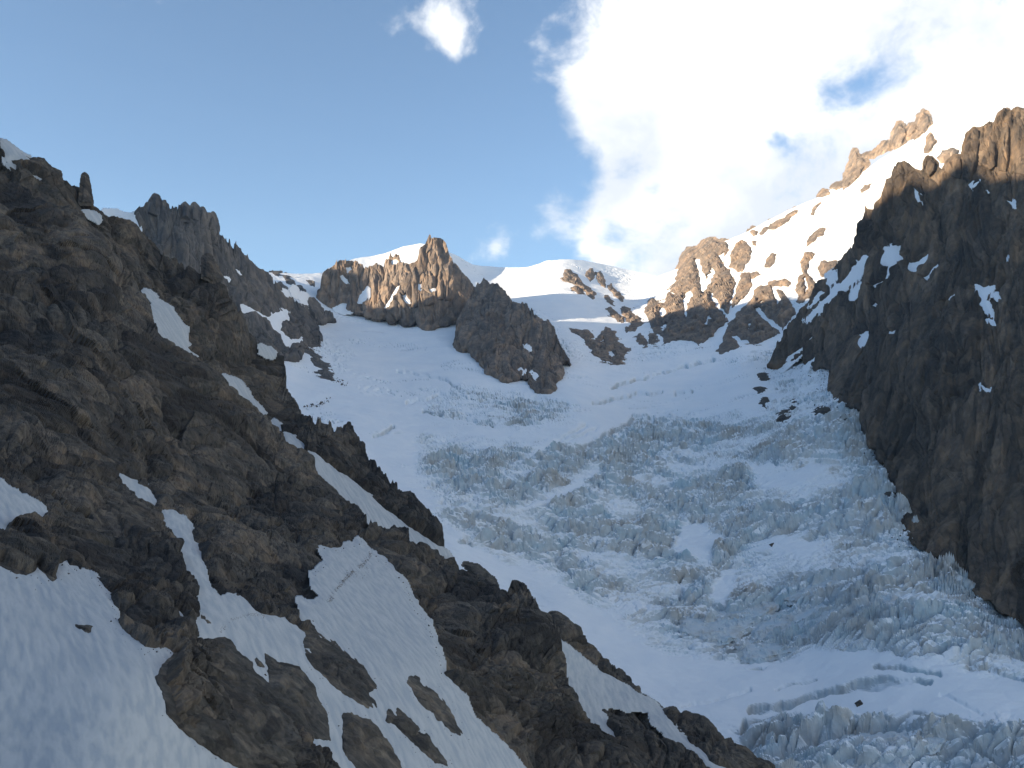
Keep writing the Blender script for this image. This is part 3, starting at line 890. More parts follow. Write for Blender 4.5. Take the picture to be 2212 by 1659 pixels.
# ------------------------------------------------------------------ near slope on the left: rear rib, lower rib, main face
D_A1 = Depth([(-400, 60, 430), (0, 305, 450), (185, 405, 470), (357, 545, 500), (455, 575, 520), (545, 720, 540), (617, 830, 540), (755, 920, 500), (790, 985, 490), (870, 1060, 470), (965, 1195, 430),
              (310, 640, 435), (490, 835, 450), (655, 972, 430), (780, 1105, 405), (940, 1195, 415), (0, 500, 400), (500, 1000, 380), (850, 1250, 380)], 1e-4)
a1_crest = K0([(-420, 40), (-200, 170), (0, 303), (12, 310), (60, 340), (85, 350), (110, 368), (140, 385), (165, 398), (185, 408), (205, 430), (232, 458), (270, 470), (300, 490), (345, 530), (357, 547), (385, 562), (410, 580), (440, 592), (462, 590), (480, 612), (497, 642), (520, 682), (533, 700), (545, 720), (562, 745), (580, 757), (612, 770), (614, 800), (617, 830),
               (640, 870), (660, 895), (680, 912), (705, 922), (730, 920), (755, 920), (770, 935), (790, 960), (795, 985), (830, 1030), (850, 1048), (870, 1060), (900, 1095), (922, 1122), (940, 1150), (966, 1198), (1000, 1250)])
a1_base = K0([(-420, 420), (0, 520), (200, 640), (320, 800), (440, 900), (560, 980), (680, 1080), (800, 1200), (880, 1260), (940, 1290), (980, 1300)])
a1_snow = [K1([(935, 1198), (970, 1203), (1007, 1230), (980, 1242)]), K1([(1008, 1258), (1050, 1278), (1100, 1308), (1140, 1360), (1182, 1410), (1212, 1440), (1197, 1470), (1212, 1540), (1224, 1595), (1180, 1640), (1060, 1560), (1000, 1500), (960, 1400), (960, 1300), (1000, 1310)]),
           K1([(345, 788), (370, 800), (410, 838), (462, 875), (430, 892), (410, 918), (388, 880), (368, 840)]), K1([(543, 683), (580, 688), (632, 715), (642, 738), (600, 722)]), K1([(140, 398), (180, 418), (230, 443), (284, 477), (260, 482), (200, 452), (150, 422)]),
           K1([(5, 222), (40, 233), (80, 268), (130, 298), (192, 335), (140, 357), (100, 352), (60, 347), (40, 352), (30, 290)]), K1([(48, 358), (100, 383), (97, 402), (60, 377)]), K1([(188, 933), (227, 955), (205, 968)]),
           K5([(1455, 190), (1500, 208), (1552, 230), (1592, 280), (1622, 330), (1672, 390), (1710, 432), (1600, 420), (1500, 330), (1440, 250)]), K5([(1778, 485), (1812, 510), (1818, 548), (1780, 560), (1750, 510)]), K5([(1845, 560), (1880, 568), (1922, 610), (1970, 662), (1880, 700), (1820, 620)]),
           K0([(668, 974), (690, 986), (720, 1011), (770, 1043), (800, 1073), (833, 1103), (853, 1118), (886, 1140), (923, 1164), (953, 1184), (972, 1202), (900, 1230), (800, 1170), (720, 1080), (650, 1010)]),
           K12([(778, 922), (830, 938), (892, 970), (884, 1002), (830, 985), (788, 962)]), K5([(1200, -20), (1235, 30), (1290, 70), (1260, 80), (1205, 20)]), K5([(1350, 130), (1390, 160), (1370, 170)])]
a1_label = ['small snow fleck above the tall gully patch on the near slope', 'tall pale snow patch in the gully of the upper near slope', 'triangular snow patch high on the upper left slope', 'small snow patch just under the skyline step on the left', 'thin diagonal snow strip near the top left corner of the slope',
            'snow cap on the skyline at the upper left edge', 'tiny snow bit below the skyline snow cap', 'tiny snow dot under the triangular patch on the left slope', 'curved snow strip between two rock ribs on the near slope', 'tiny snow scrap below the curved strip between the ribs', 'small wedge of snow above the long gully on the near slope',
            'long narrow snow gully descending between the two near ribs', 'snow ledge on the rim of the near rib above the glacier fan', 'thin snow scrap below the tall gully patch', 'tiny snow scrap above the curved strip']
mass('rear_rib', a1_crest, a1_base, D_A1, M_NEAR, 1.0, 18, 2.6, NEARM, 61, a1_snow, noise=crag_noise, soft=(-4.0, 1.5), octs=5, jag=4.0, jagL=5, back=(160, .9), label='grey rock rib above the long snow gully on the left', out=1.5, carve=3)

D_A3 = Depth([(1180, 1322, 330), (1300, 1420, 320), (1500, 1550, 292), (1680, 1670, 265), (1210, 1390, 300), (1400, 1600, 252), (1540, 1659, 238), (1250, 1659, 215), (1800, 1800, 235), (1100, 1400, 300), (1450, 1800, 200)], 1e-4)
a3_crest = K0([(1120, 1300), (1150, 1318), (1180, 1322), (1215, 1325), (1230, 1338), (1245, 1350), (1262, 1372), (1293, 1396), (1300, 1420), (1322, 1438), (1345, 1452), (1375, 1478), (1390, 1498), (1420, 1512), (1455, 1532), (1500, 1550), (1530, 1562), (1555, 1583), (1575, 1598), (1605, 1620), (1625, 1640), (1650, 1652), (1680, 1675), (1760, 1740), (1900, 1850)])
a3_base = K0([(1060, 1330), (1100, 1450), (1150, 1560), (1200, 1660), (1300, 1800), (1480, 1950)])
a3_snow = [K13([(640, 800), (700, 848), (800, 918), (850, 968), (950, 1043), (1050, 1088), (1150, 1158), (1260, 1218), (1310, 1243), (1362, 1310), (1422, 1380), (1482, 1450), (1542, 1508), (1622, 1558), (1652, 1610), (1760, 1665), (1900, 1760), (1740, 1760), (1620, 1625), (1520, 1562), (1508, 1520), (1398, 1462), (1328, 1382), (1278, 1332),
                (1330, 1312), (1270, 1290), (1200, 1265), (1130, 1272), (1010, 1242), (990, 1262), (940, 1268), (982, 1340), (1002, 1390), (1032, 1430), (1060, 1485), (960, 1440), (860, 1360), (760, 1260), (680, 1150), (600, 1000)])]
a3_label = ['snow strip forking round a rock at the bottom of the lower rib']
mass('lower_rib', a3_crest, a3_base, D_A3, M_NEAR, 1.0, 14, 2.1, NEARM, 71, a3_snow, noise=crag_noise, soft=(-4.0, 1.5), octs=5, jag=1.5, jagL=4, back=(110, .9), label='low dark rock rib along the glacier edge at the bottom', out=1.0, carve=3)

D_A2 = Depth([(-400, 200, 330), (0, 380, 335), (180, 490, 340), (310, 640, 332), (490, 835, 322), (655, 972, 312), (780, 1105, 295), (880, 1150, 285), (1000, 1240, 265), (1110, 1265, 250), (1230, 1450, 212), (1300, 1590, 188), (1500, 1750, 165),
              (0, 1000, 110), (-400, 1000, 75), (300, 1000, 185), (500, 1000, 255), (0, 1659, 40), (-400, 1900, 27), (0, 1300, 56), (340, 1400, 57), (500, 1659, 52), (700, 1659, 66), (1100, 1659, 118), (700, 1300, 140), (900, 1400, 140), (250, 700, 265), (0, 650, 235), (200, 1150, 100)], 3e-4)
a2_crest = K0([(-420, 190), (-150, 310), (0, 372), (60, 405), (100, 440), (150, 465), (180, 490), (215, 520), (240, 560), (275, 595), (310, 640), (330, 675), (350, 712), (380, 740), (410, 765), (432, 785), (455, 805), (490, 835), (520, 862), (560, 897), (580, 915), (600, 930), (628, 955), (655, 972), (672, 982), (685, 1003), (700, 1020), (740, 1063), (765, 1085), (780, 1105), (792, 1130), (803, 1142), (835, 1146),
               (850, 1140), (868, 1142), (880, 1152), (884, 1176), (905, 1180), (945, 1190), (960, 1205), (975, 1228), (1000, 1236), (1030, 1245), (1060, 1263), (1085, 1280), (1100, 1288), (1103, 1270), (1112, 1262), (1125, 1265), (1140, 1285), (1160, 1320), (1180, 1345), (1200, 1383), (1222, 1412), (1230, 1440), (1236, 1475), (1250, 1510), (1260, 1532), (1285, 1560), (1300, 1588), (1320, 1600), (1335, 1608), (1355, 1628), (1385, 1650), (1450, 1700), (1650, 1850)])
a2_base = K0([(-440, 1100), (-430, 1500), (-420, 2000), (100, 2000), (700, 1980), (1300, 1960), (1600, 1930)])
n1 = K6([(-400, 250), (0, 343), (100, 395), (170, 407), (222, 382), (240, 352), (280, 388), (330, 432), (370, 400), (390, 330), (430, 318), (460, 348), (540, 385), (612, 410), (662, 470), (712, 550), (752, 640), (782, 760), (852, 815), (942, 880), (1040, 890), (1080, 888), (1140, 930), (1080, 1000), (1060, 1070), (1060, 1130), (1100, 1220), (1110, 1310), (1190, 1410), (1270, 1480), (1360, 1540), (1450, 1600), (1570, 1660), (1720, 1760), (1720, 2300), (-500, 2300)])
n2 = K5([(-400, 700), (0, 868), (40, 908), (130, 958), (232, 1008), (288, 1050), (282, 1112), (230, 1127), (190, 1112), (120, 1122), (60, 1152), (0, 1242), (-400, 1300)])
n3 = K7([(-601, -12), (-549, -2), (-469, 38), (-427, 90), (-407, 180), (-357, 260), (-347, 330), (-327, 430), (-307, 490), (-257, 540), (-187, 602), (-199, 545), (-159, 538), (-89, 558), (0, 643), (80, 678), (170, 688), (240, 738), (335, 785), (350, 760), (330, 720), (282, 722), (290, 640), (273, 556), (330, 592), (402, 572), (443, 550), (380, 480), (358, 400), (400, 368), (462, 320), (423, 228), (480, 238), (550, 238), (572, 213), (640, 208), (652, 172), (690, 198), (740, 258), (772, 268),
         (832, 300), (902, 370), (962, 450), (1002, 540), (1062, 640), (1132, 720), (1147, 780), (1172, 860), (1212, 960), (1217, 1040), (1272, 1110), (1342, 1180), (1377, 1260), (1412, 1340), (1482, 1400), (1562, 1470), (1642, 1550), (1702, 1620), (1770, 1720), (1950, 2050), (600, 2050), (520, 1750), (460, 1659), (395, 1580), (335, 1500), (240, 1380), (150, 1280), (80, 1160), (20, 1080),
         (-40, 1020), (-50, 970), (-140, 900), (-160, 860), (-200, 815), (-250, 812), (-340, 822), (-372, 790), (-392, 740), (-402, 708), (-342, 688), (-345, 620), (-350, 560), (-372, 500), (-402, 440), (-442, 370), (-462, 290), (-502, 200), (-522, 130), (-562, 80)])
n4 = K5([(762, 818), (790, 820), (832, 850), (902, 890), (952, 910), (982, 960), (1014, 995), (1000, 1028), (950, 1002), (880, 952), (820, 892), (780, 842)])
n5 = K6([(1068, 618), (1110, 620), (1160, 638), (1194, 682), (1150, 672), (1100, 642)])
a2_snow = [n1, n2, n3, n4, n5]
a2_label = ['broad smooth snowfield filling the bottom left corner', 'smooth snow patch at the left edge above the jutting boulder', 'large snow slope with rock islands in the bottom middle', 'slim diagonal snow sliver in the middle of the near rock face', 'tiny white snow lens between boulders beside the couloir']
mass('near_slope', a2_crest, a2_base, D_A2, M_NEAR, 1.0, 19, 2.9, NEARM, 81, a2_snow, noise=crag_noise, soft=(-4.0, 1.5), jag=1.6, jagL=4, back=(130, .9), octs=5, label='near dark rock slope filling the left side, broken and streaked with snow', out=1.2, carve=3.2)

# ------------------------------------------------------------------ snow lying on the rock
def snow_group(polys, labels, D, L, A, mat, seed, group, name='snow_patch', step=1.2, runnel=0.0):
    for i, (p, l) in enumerate(zip(polys, labels)):
        o = patch(name, p, D, mat, step, 'snow', L=L, A=A, seed=seed + i, runnel=runnel)
        if o:
            tag(o, l, 'snow patch', group)


snow_group(a2_snow[:1] + a2_snow[2:3], [a2_label[0], a2_label[2]], D_A2, 9, .10, M_SNOW, 500, 'snow on the near slope', 'snowfield', runnel=.5)
snow_group([n2, n4, n5], [a2_label[1], a2_label[3], a2_label[4]], D_A2, 6, .08, M_SNOW, 510, 'snow on the near slope', runnel=.8)
snow_group(a1_snow, a1_label, D_A1, 12, .25, M_SNOW, 520, 'snow patches on the rear rib', step=1.0, runnel=.5)
snow_group(a3_snow, a3_label, D_A3, 10, .2, M_SNOW, 540, 'snow on the lower rib', runnel=.6)
snow_group(rm_snow, rm_label, D_RM, 25, 1.5, M_SNOWFAR, 550, 'snow patches on the dark mountain', step=.8)
snow_group(c1_snow, ['triangular snow patch on the left shoulder of the rock peak', 'small snow dab near the top of the peak shoulder', 'snow streak in the lower middle of the peak shoulder', 'slanting snow couloir left of the sunlit pillars on the rock peak', 'snow notch at the left foot of the rock peak',
                     'small snow dab left of the peak pillars', 'tiny bright snow ledge among the sunlit pillars', 'snow flecks on the left sunlit pillar of the rock peak', 'snow on the knob left of the summit'], D_C1, 40, 2, M_SNOWFAR, 580, 'snow patches on the rock peak', step=.7)
snow_group(c2_snow, ['small snow dot low on the dark buttress', 'snow dab near the foot of the dark buttress', 'faint snow dot in the middle of the dark buttress'], D_C2, 40, 2, M_SNOWFAR, 595, 'snow dots on the buttress', step=.7)
snow_group(p_snow, ['branching snow band across the foot of the pinnacled ridge', 'small snow ledge right of the rock needle', 'short snow streak high on the flank of the pinnacled ridge', 'snow in the gap between the near skyline and the pinnacled ridge', 'upper snow patch on the rocks at the col', 'narrow snow runnel in the rocks at the col', 'small snow patch between rocks at the col'], D_P, 40, 2, M_SNOWFAR, 600, 'snow patches on the pinnacled ridge', step=.7)

# ------------------------------------------------------------------ rocks standing out of the snow
def rock(name, poly, D, label, group=None, H=6, edge=6, L=4, A=.7, M=NEARM, seed=0, mat=None, cat='rock', step=1.0, octs=4, rag=1.5, lift_px=0.0, holes=(), noise=rock_noise):
    o = patch(name, poly, D, mat or M_BOULDER, step, 'rock', H, edge, L, A, M, seed, octs=octs, ragged=rag, lift_px=lift_px, holes=holes, noise=noise)
    if o:
        tag(o, label, cat, group)
    return o


G1 = 'rock islands in the near snow'
near_rocks = [
    (K7([(300, 830), (312, 800), (292, 740), (288, 708), (350, 708), (392, 740), (440, 800), (512, 830), (562, 870), (622, 920), (672, 970), (722, 1020), (742, 1070), (782, 1120), (797, 1160), (768, 1152), (752, 1180), (792, 1220), (797, 1262), (770, 1287), (720, 1277), (650, 1232), (580, 1182), (520, 1142), (440, 1072), (370, 1012), (318, 940), (298, 880)]), 'long brown rock island, uppermost in the bottom snow slope', 10, 12),
    (K7([(38, 893), (92, 920), (142, 960), (222, 975), (282, 1000), (332, 1060), (382, 1110), (407, 1180), (432, 1250), (462, 1310), (472, 1400), (472, 1477), (400, 1467), (350, 1472), (300, 1440), (240, 1380), (180, 1330), (110, 1260), (80, 1190), (70, 1120), (90, 1050), (70, 1010), (48, 940)]), 'brown boulder with a black overhang beside the big rounded outcrop', 14, 12),
    (K7([(558, 1298), (622, 1298), (682, 1330), (742, 1340), (792, 1390), (852, 1470), (902, 1550), (942, 1620), (955, 1720), (740, 1790), (650, 1660), (568, 1540), (558, 1420)]), 'dark blocky rock island cut by the bottom edge of the photo', 12, 12),
    (K7([(828, 1350), (850, 1268), (900, 1280), (910, 1243), (952, 1280), (992, 1330), (1052, 1400), (1112, 1440), (1152, 1500), (1202, 1560), (1232, 1600), (1253, 1652), (1200, 1627), (1160, 1627), (1098, 1570), (998, 1490), (898, 1400)]), 'slender notched rock island, lower of the two slim ones', 8, 8),
    (K7([(973, 1060), (1000, 1038), (1062, 1060), (1102, 1110), (1162, 1140), (1222, 1190), (1252, 1250), (1292, 1330), (1322, 1390), (1353, 1442), (1330, 1452), (1268, 1430), (1198, 1370), (1118, 1300), (1058, 1240), (1018, 1190), (1008, 1150), (973, 1110)]), 'slender tapering rock island, upper right of the two slim ones', 8, 8),
    (K6([(1112, 930), (1180, 868), (1250, 828), (1350, 828), (1440, 808), (1492, 815), (1522, 860), (1542, 900), (1642, 970), (1655, 1030), (1692, 1070), (1765, 1110), (1802, 1200), (1902, 1330), (1992, 1440), (2012, 1500), (2072, 1580), (2152, 1680), (2200, 1800), (1760, 1800), (1560, 1662), (1440, 1602), (1350, 1542), (1258, 1480), (1168, 1410), (1072, 1310), (1067, 1220), (1026, 1130), (1012, 1070), (1046, 990)]), 'big rounded grey outcrop right of the bottom left snowfield', 20, 18),
    (K6([(-160, 330), (-20, 215), (30, 120), (62, 70), (140, 38), (240, 58), (292, 130), (302, 200), (392, 295), (360, 352), (280, 388), (240, 352), (222, 382), (172, 407), (100, 397), (0, 345)]), 'jutting grey boulder at the left edge between two snow patches', 12, 10)]
for i, (p, l, h, e) in enumerate(near_rocks):
    rock('boulder', p, D_A2, l, G1, h * 1.4, e, 7, .8, NEARM, 700 + 10 * i, octs=5, lift_px=1.0, noise=crag_noise)
G2 = 'small stones on the near snow'
stones = [(K6([(495, 738), (530, 733), (605, 738), (575, 762), (555, 770)]), 'flat dark stone alone in the middle of the bottom left snowfield'), (K6([(495, 472), (530, 468), (548, 500), (553, 535), (528, 512)]), 'bent dark stone near the top of the bottom left snowfield'),
          (K6([(425, 383), (445, 375), (470, 400), (440, 412)]), 'small dark stone closest under the rocks at the top of the snowfield'), (K6([(295, 398), (330, 386), (375, 430), (340, 455), (310, 425)]), 'dark stones at the foot of the jutting left boulder'),
          (K6([(1215, 222), (1245, 230), (1264, 262), (1230, 248)]), 'small stone in the middle of the snow couloir'), (K6([(1325, 678), (1352, 698), (1368, 722), (1338, 740)]), 'small stone where the couloir opens into the snow slope'),
          (K7([(-5, 955), (32, 972), (40, 997), (8, 1000)]), 'small stone on snow above the overhung boulder'), (K7([(985, 1285), (1040, 1310), (1035, 1340), (1010, 1330)]), 'tiny stones between the two slim rock islands')]
for i, (p, l) in enumerate(stones):
    rock('stone', p, D_A2, l, G2, 3, 2.5, 2, .15, NEARM, 800 + i, cat='stone', step=.6, rag=.5, lift_px=2.2)
rock('rock_flake', K13([(70, 338), (150, 358), (202, 390), (252, 430), (278, 475), (220, 470), (150, 420)]), D_A3, 'thin rock flake poking up against the glacier beyond the near crest', None, 4, 4, 4, .4, NEARM, 820, cat='rock flake')
o = rock('rock_needle', K1([(1325, 1100), (1322, 985), (1340, 966), (1360, 975), (1378, 1010), (1400, 1060), (1425, 1110), (1380, 1130)]), D_A1, 'slim rock needle standing on the rear rib against the far ridge', 'rock needles', 7, 5, 7, 1.2, NEARM, 830, M_NEAR, 'rock needle', rag=.8, lift_px=2)
o = rock('rock_needle', K1([(530, 620), (538, 530), (541, 480), (547, 446), (554, 452), (560, 480), (570, 530), (585, 620)]), D_A1, 'small upright rock needle on the upper left skyline', 'rock needles', 2, 1.5, 7, .4, NEARM, 831, M_NEAR, 'rock needle', rag=.3, lift_px=1, step=.6)

# towers, pillars and teeth that are part of their mountains
def tower(owner, name, poly, D, mat, H, L, seed, edge=3.5, lift_px=.5):
    o = patch(name, poly, D, mat, .65, 'rock', H, edge, L, L * .33, V4, seed, octs=4, ragged=.5, lift_px=lift_px, noise=crag_noise)
    if o:
        o.parent = MASSES[owner]


for i, p in enumerate(([(1175, 740), (1172, 620), (1185, 530), (1205, 522), (1212, 600), (1215, 735)], [(1222, 738), (1222, 640), (1232, 578), (1248, 585), (1258, 660), (1266, 730), (1245, 745)], [(1010, 770), (1005, 640), (1012, 525), (1035, 520), (1048, 620), (1055, 775), (1030, 790)],
                       [(1085, 775), (1090, 725), (1130, 690), (1158, 705), (1165, 760), (1120, 780)], [(930, 690), (945, 600), (975, 560), (992, 600), (985, 680), (955, 705)], [(1140, 560), (1145, 500), (1170, 480), (1190, 520), (1180, 570), (1160, 590)])):
    tower('rocky_peak', 'rock_pillar', K2(p), D_C1, M_PEAK, 5, 3.0, 1700 + 10 * i, 2.5)
for i, p in enumerate(([(1570, 602), (1574, 550), (1590, 508), (1612, 513), (1642, 545), (1640, 592), (1600, 628)], [(1690, 600), (1720, 540), (1770, 500), (1808, 505), (1815, 600), (1800, 645), (1740, 625)], [(1822, 640), (1815, 540), (1834, 430), (1852, 360), (1890, 322), (1935, 330), (1930, 470), (1905, 590), (1860, 655)],
                       [(1935, 560), (1945, 420), (1955, 320), (1990, 292), (2028, 300), (2040, 420), (2030, 560), (1990, 590)], [(2045, 590), (2050, 420), (2045, 280), (2060, 230), (2105, 204), (2120, 300), (2118, 480), (2100, 600)], [(2128, 600), (2130, 400), (2128, 230), (2160, 202), (2230, 208), (2240, 420), (2220, 620)])):
    tower('dark_mountain', 'sunlit_crag', K4(p), D_RM, M_RIGHT, 6, 3.6, 1760 + 10 * i, 2.2)
for i, p in enumerate(([(960, 700), (975, 630), (1000, 584), (1018, 590), (1045, 640), (1050, 720)], [(1180, 720), (1185, 665), (1200, 640), (1218, 660), (1228, 730)], [(1240, 730), (1248, 660), (1258, 638), (1275, 655), (1290, 740)], [(1292, 740), (1300, 690), (1312, 668), (1325, 695), (1335, 750)], [(1350, 800), (1368, 725), (1380, 704), (1392, 730), (1405, 800)])):
    tower('pinnacle_ridge', 'rock_tooth', K1(p), D_P, M_PIN, 2.5, 2.2, 1820 + 10 * i, 1.2, -.3)

# rocks in the headwall
G3 = 'rock bands in the snow headwall'
far = [
    (K3([(1100, 480), (1140, 408), (1210, 398), (1240, 368), (1290, 348), (1340, 352), (1392, 363), (1407, 410), (1380, 432), (1352, 470), (1372, 510), (1402, 532), (1432, 570), (1447, 620), (1432, 680), (1412, 740), (1420, 762), (1400, 820), (1380, 842), (1400, 872), (1342, 912), (1302, 962), (1240, 1012), (1204, 1034), (1180, 1002), (1130, 992), (1070, 992), (1030, 1002), (988, 1012), (968, 960), (928, 950), (898, 900), (888, 870), (866, 830), (866, 790), (888, 728), (910, 718), (950, 758), (990, 748), (1010, 700), (1030, 650), (1060, 610), (1070, 560), (1090, 520)]), 'largest dark rock face on the right of the headwall', 14, 'headwall_crag'),
    (K3([(1403, 520), (1420, 440), (1450, 368), (1490, 347), (1522, 370), (1547, 410), (1562, 420), (1532, 480), (1500, 532), (1470, 552), (1430, 532)]), 'pointed brown crag just right of the largest headwall face', 9, 'headwall_crag'),
    (K3([(1478, 600), (1490, 558), (1540, 558), (1552, 600), (1557, 630), (1532, 680), (1502, 720), (1470, 752), (1430, 782), (1428, 740), (1450, 690), (1470, 640)]), 'narrow dark crag left of the diagonal snow couloir', 8, 'headwall_crag'),
    (K3([(1538, 560), (1580, 547), (1607, 570), (1582, 592), (1550, 592)]), 'small rock knob above the narrow dark crag', 4, 'headwall_crag'),
    (K3([(1590, 650), (1620, 638), (1660, 638), (1702, 660), (1752, 680), (1782, 720), (1812, 760), (1832, 800), (1833, 830), (1790, 872), (1762, 912), (1742, 950), (1700, 972), (1650, 992), (1600, 1012), (1530, 1002), (1490, 992), (1450, 960), (1428, 970), (1460, 1010), (1472, 1040), (1440, 1062), (1400, 1072), (1340, 1092), (1348, 1030), (1368, 970), (1388, 930), (1420, 870), (1450, 840), (1480, 800), (1530, 760), (1558, 720), (1570, 680)]), 'broad brown slab face right of the diagonal snow couloir', 12, 'headwall_crag'),
    (K3([(1655, 620), (1700, 602), (1760, 602), (1803, 620), (1793, 655), (1760, 643), (1720, 643), (1690, 648)]), 'thin rock band capping the broad slab face', 4, 'headwall_crag'),
    (K3([(1848, 600), (1880, 560), (1868, 500), (1900, 428), (1942, 418), (1963, 440), (1932, 480), (1912, 530), (1922, 570), (1962, 610), (1982, 640), (1962, 680), (1932, 700), (1890, 742), (1858, 762), (1846, 680)]), 'sunlit orange crag between the slab face and the dark mountain', 9, 'headwall_crag'),
    (K3([(1975, 540), (2010, 490), (2060, 478), (2110, 490), (2060, 560), (2010, 590)]), 'sunlit rock step against the edge of the dark mountain', 7, 'headwall_crag'),
    (K3([(1645, 485), (1680, 436), (1713, 438), (1708, 480), (1670, 522), (1638, 522)]), 'oval dark rock alone on the bright snow slope', 5, 'headwall_crag'),
    (K3([(1905, 382), (1940, 318), (1990, 278), (2033, 273), (2025, 302), (1970, 332)]), 'pale sunlit slab on the bright snow slope', 4, 'headwall_crag'),
    (K3([(1608, 303), (1640, 268), (1700, 223), (1760, 203), (1800, 168), (1853, 148), (1843, 172), (1790, 222), (1730, 262), (1680, 272), (1630, 303)]), 'long dark rock streak on the skyline of the bright snow slope', 5, 'headwall_crag'),
    (K3([(1543, 300), (1560, 277), (1587, 283), (1582, 317), (1555, 323)]), 'small dark rock at the lower end of the skyline streak', 4, 'headwall_crag'),
    (K3([(1548, 352), (1588, 357), (1580, 380), (1555, 375)]), 'small rock between the pointed crag and the skyline streak', 3, 'headwall_crag'),
    (K3([(1925, 182), (1960, 138), (2003, 97), (1992, 132), (1950, 184)]), 'thin upper rock streak on the bright snow slope', 3, 'headwall_crag'),
    (K3([(308, 597), (340, 588), (350, 548), (380, 538), (412, 560), (442, 600), (482, 640), (522, 670), (548, 700), (520, 727), (490, 702), (450, 662), (400, 632), (350, 607)]), 'leaning dark rock strip, leftmost on the middle headwall', 6, 'headwall_crag'),
    (K3([(388, 650), (410, 638), (442, 660), (463, 692), (440, 703), (400, 672)]), 'small rock under the leaning strip on the middle headwall', 3, 'headwall_crag'),
    (K3([(473, 572), (490, 538), (522, 528), (537, 560), (532, 602), (510, 612), (490, 592)]), 'small square rock at the top of the middle headwall', 5, 'headwall_crag'),
    (K3([(538, 548), (562, 538), (592, 570), (608, 610), (602, 652), (575, 642), (555, 612)]), 'oval rock beside the square rock at the top of the headwall', 5, 'headwall_crag'),
    (K3([(618, 640), (640, 628), (672, 670), (702, 690), (728, 732), (710, 742), (680, 712), (640, 692)]), 'diagonal rock rib below the oval rock', 5, 'headwall_crag'),
    (K3([(598, 722), (620, 703), (662, 740), (668, 772), (640, 773), (608, 752)]), 'small rock left of the diagonal rib', 4, 'headwall_crag'),
    (K3([(608, 790), (640, 778), (682, 820), (722, 850), (722, 873), (690, 873), (650, 842)]), 'wedge of rock in the middle of the snow rib', 5, 'headwall_crag'),
    (K3([(698, 790), (730, 778), (762, 790), (802, 840), (838, 850), (815, 872), (853, 880), (830, 903), (800, 932), (740, 943), (738, 910), (770, 892), (738, 852), (708, 822)]), 'ragged rock cluster low on the snow rib', 6, 'headwall_crag'),
    (K3([(803, 970), (830, 948), (862, 980), (888, 1010), (872, 1038), (830, 1023), (808, 1002)]), 'left of two dark rocks at the foot of the snow rib', 6, 'headwall_crag'),
    (K3([(883, 970), (920, 943), (952, 980), (963, 1006), (920, 1028), (888, 1012)]), 'right of two dark rocks at the foot of the snow rib', 6, 'headwall_crag'),
    (K3([(383, 930), (410, 923), (450, 933), (480, 928), (522, 960), (550, 983), (590, 930), (610, 918), (642, 935), (668, 940), (673, 975), (692, 1000), (722, 1030), (748, 1055), (732, 1090), (717, 1130), (722, 1158), (660, 1147), (600, 1122), (550, 1102), (518, 1082), (508, 1050), (478, 1010), (438, 970), (408, 945)]), 'dark rock island at the head of the glacier right of the buttress', 9, 'headwall_crag')]
k4far = [
    (K4([(1043, 692), (1060, 620), (1090, 540), (1108, 480), (1120, 458), (1137, 500), (1182, 510), (1193, 540), (1162, 590), (1120, 642), (1070, 682)]), 'lowest sunlit rock tower on the upper snow ridge', 7),
    (K4([(1180, 490), (1250, 470), (1300, 412), (1352, 405), (1340, 437), (1270, 465), (1230, 492)]), 'low rock spur between two towers of the snow ridge', 4),
    (K4([(1362, 420), (1368, 355), (1398, 290), (1420, 287), (1442, 320), (1453, 352), (1440, 385), (1400, 425), (1375, 432)]), 'middle sunlit rock tower on the upper snow ridge', 6),
    (K4([(1448, 350), (1480, 298), (1520, 290), (1515, 325), (1455, 372)]), 'dark rock step between the two upper towers of the snow ridge', 4),
    (K4([(1505, 378), (1520, 290), (1540, 228), (1560, 208), (1592, 238), (1603, 282), (1562, 332)]), 'highest rock tower on the upper snow ridge', 6),
    (K4([(1575, 470), (1578, 430), (1598, 358), (1612, 352), (1622, 385), (1643, 400), (1620, 432), (1592, 472)]), 'dark rock rib on the snow below the highest tower', 4),
    (K4([(1655, 505), (1690, 470), (1750, 450), (1785, 460), (1770, 490), (1720, 520), (1680, 530)]), 'low rock ledge left of the sunlit crags', 4),
    (K4([(1165, 718), (1185, 690), (1215, 676), (1200, 695)]), 'tiny rock sliver on the bright snow below the lowest tower', 2),
    (K4([(975, 695), (1010, 675), (1035, 672), (1010, 692)]), 'tiny rocks below the lowest tower on the skyline', 2),
    (K4([(890, 750), (915, 725), (942, 730), (920, 745)]), 'tiny rock on the skyline of the bright snow slope', 2)]
col = [
    (K12([(968, 312), (1000, 306), (1062, 350), (1073, 382), (1030, 384), (988, 362)]), 'upper dark rock on the snowy col left of the peak', 5), (K12([(888, 290), (932, 287), (934, 312), (900, 310)]), 'small rock near the crest of the snowy col', 3),
    (K12([(1168, 350), (1240, 358), (1244, 402), (1200, 388)]), 'lone rock right of the others on the snowy col', 3), (K12([(918, 385), (945, 368), (1012, 425), (1005, 452), (945, 432)]), 'dark rock along the edge of the pinnacled ridge at the col', 5),
    (K12([(1078, 392), (1118, 388), (1172, 445), (1180, 478), (1130, 462), (1090, 430)]), 'dark rock in the middle of the snowy col', 5)]
G4, G5 = 'rock towers on the bright snow ridge', 'rocks on the snowy col'
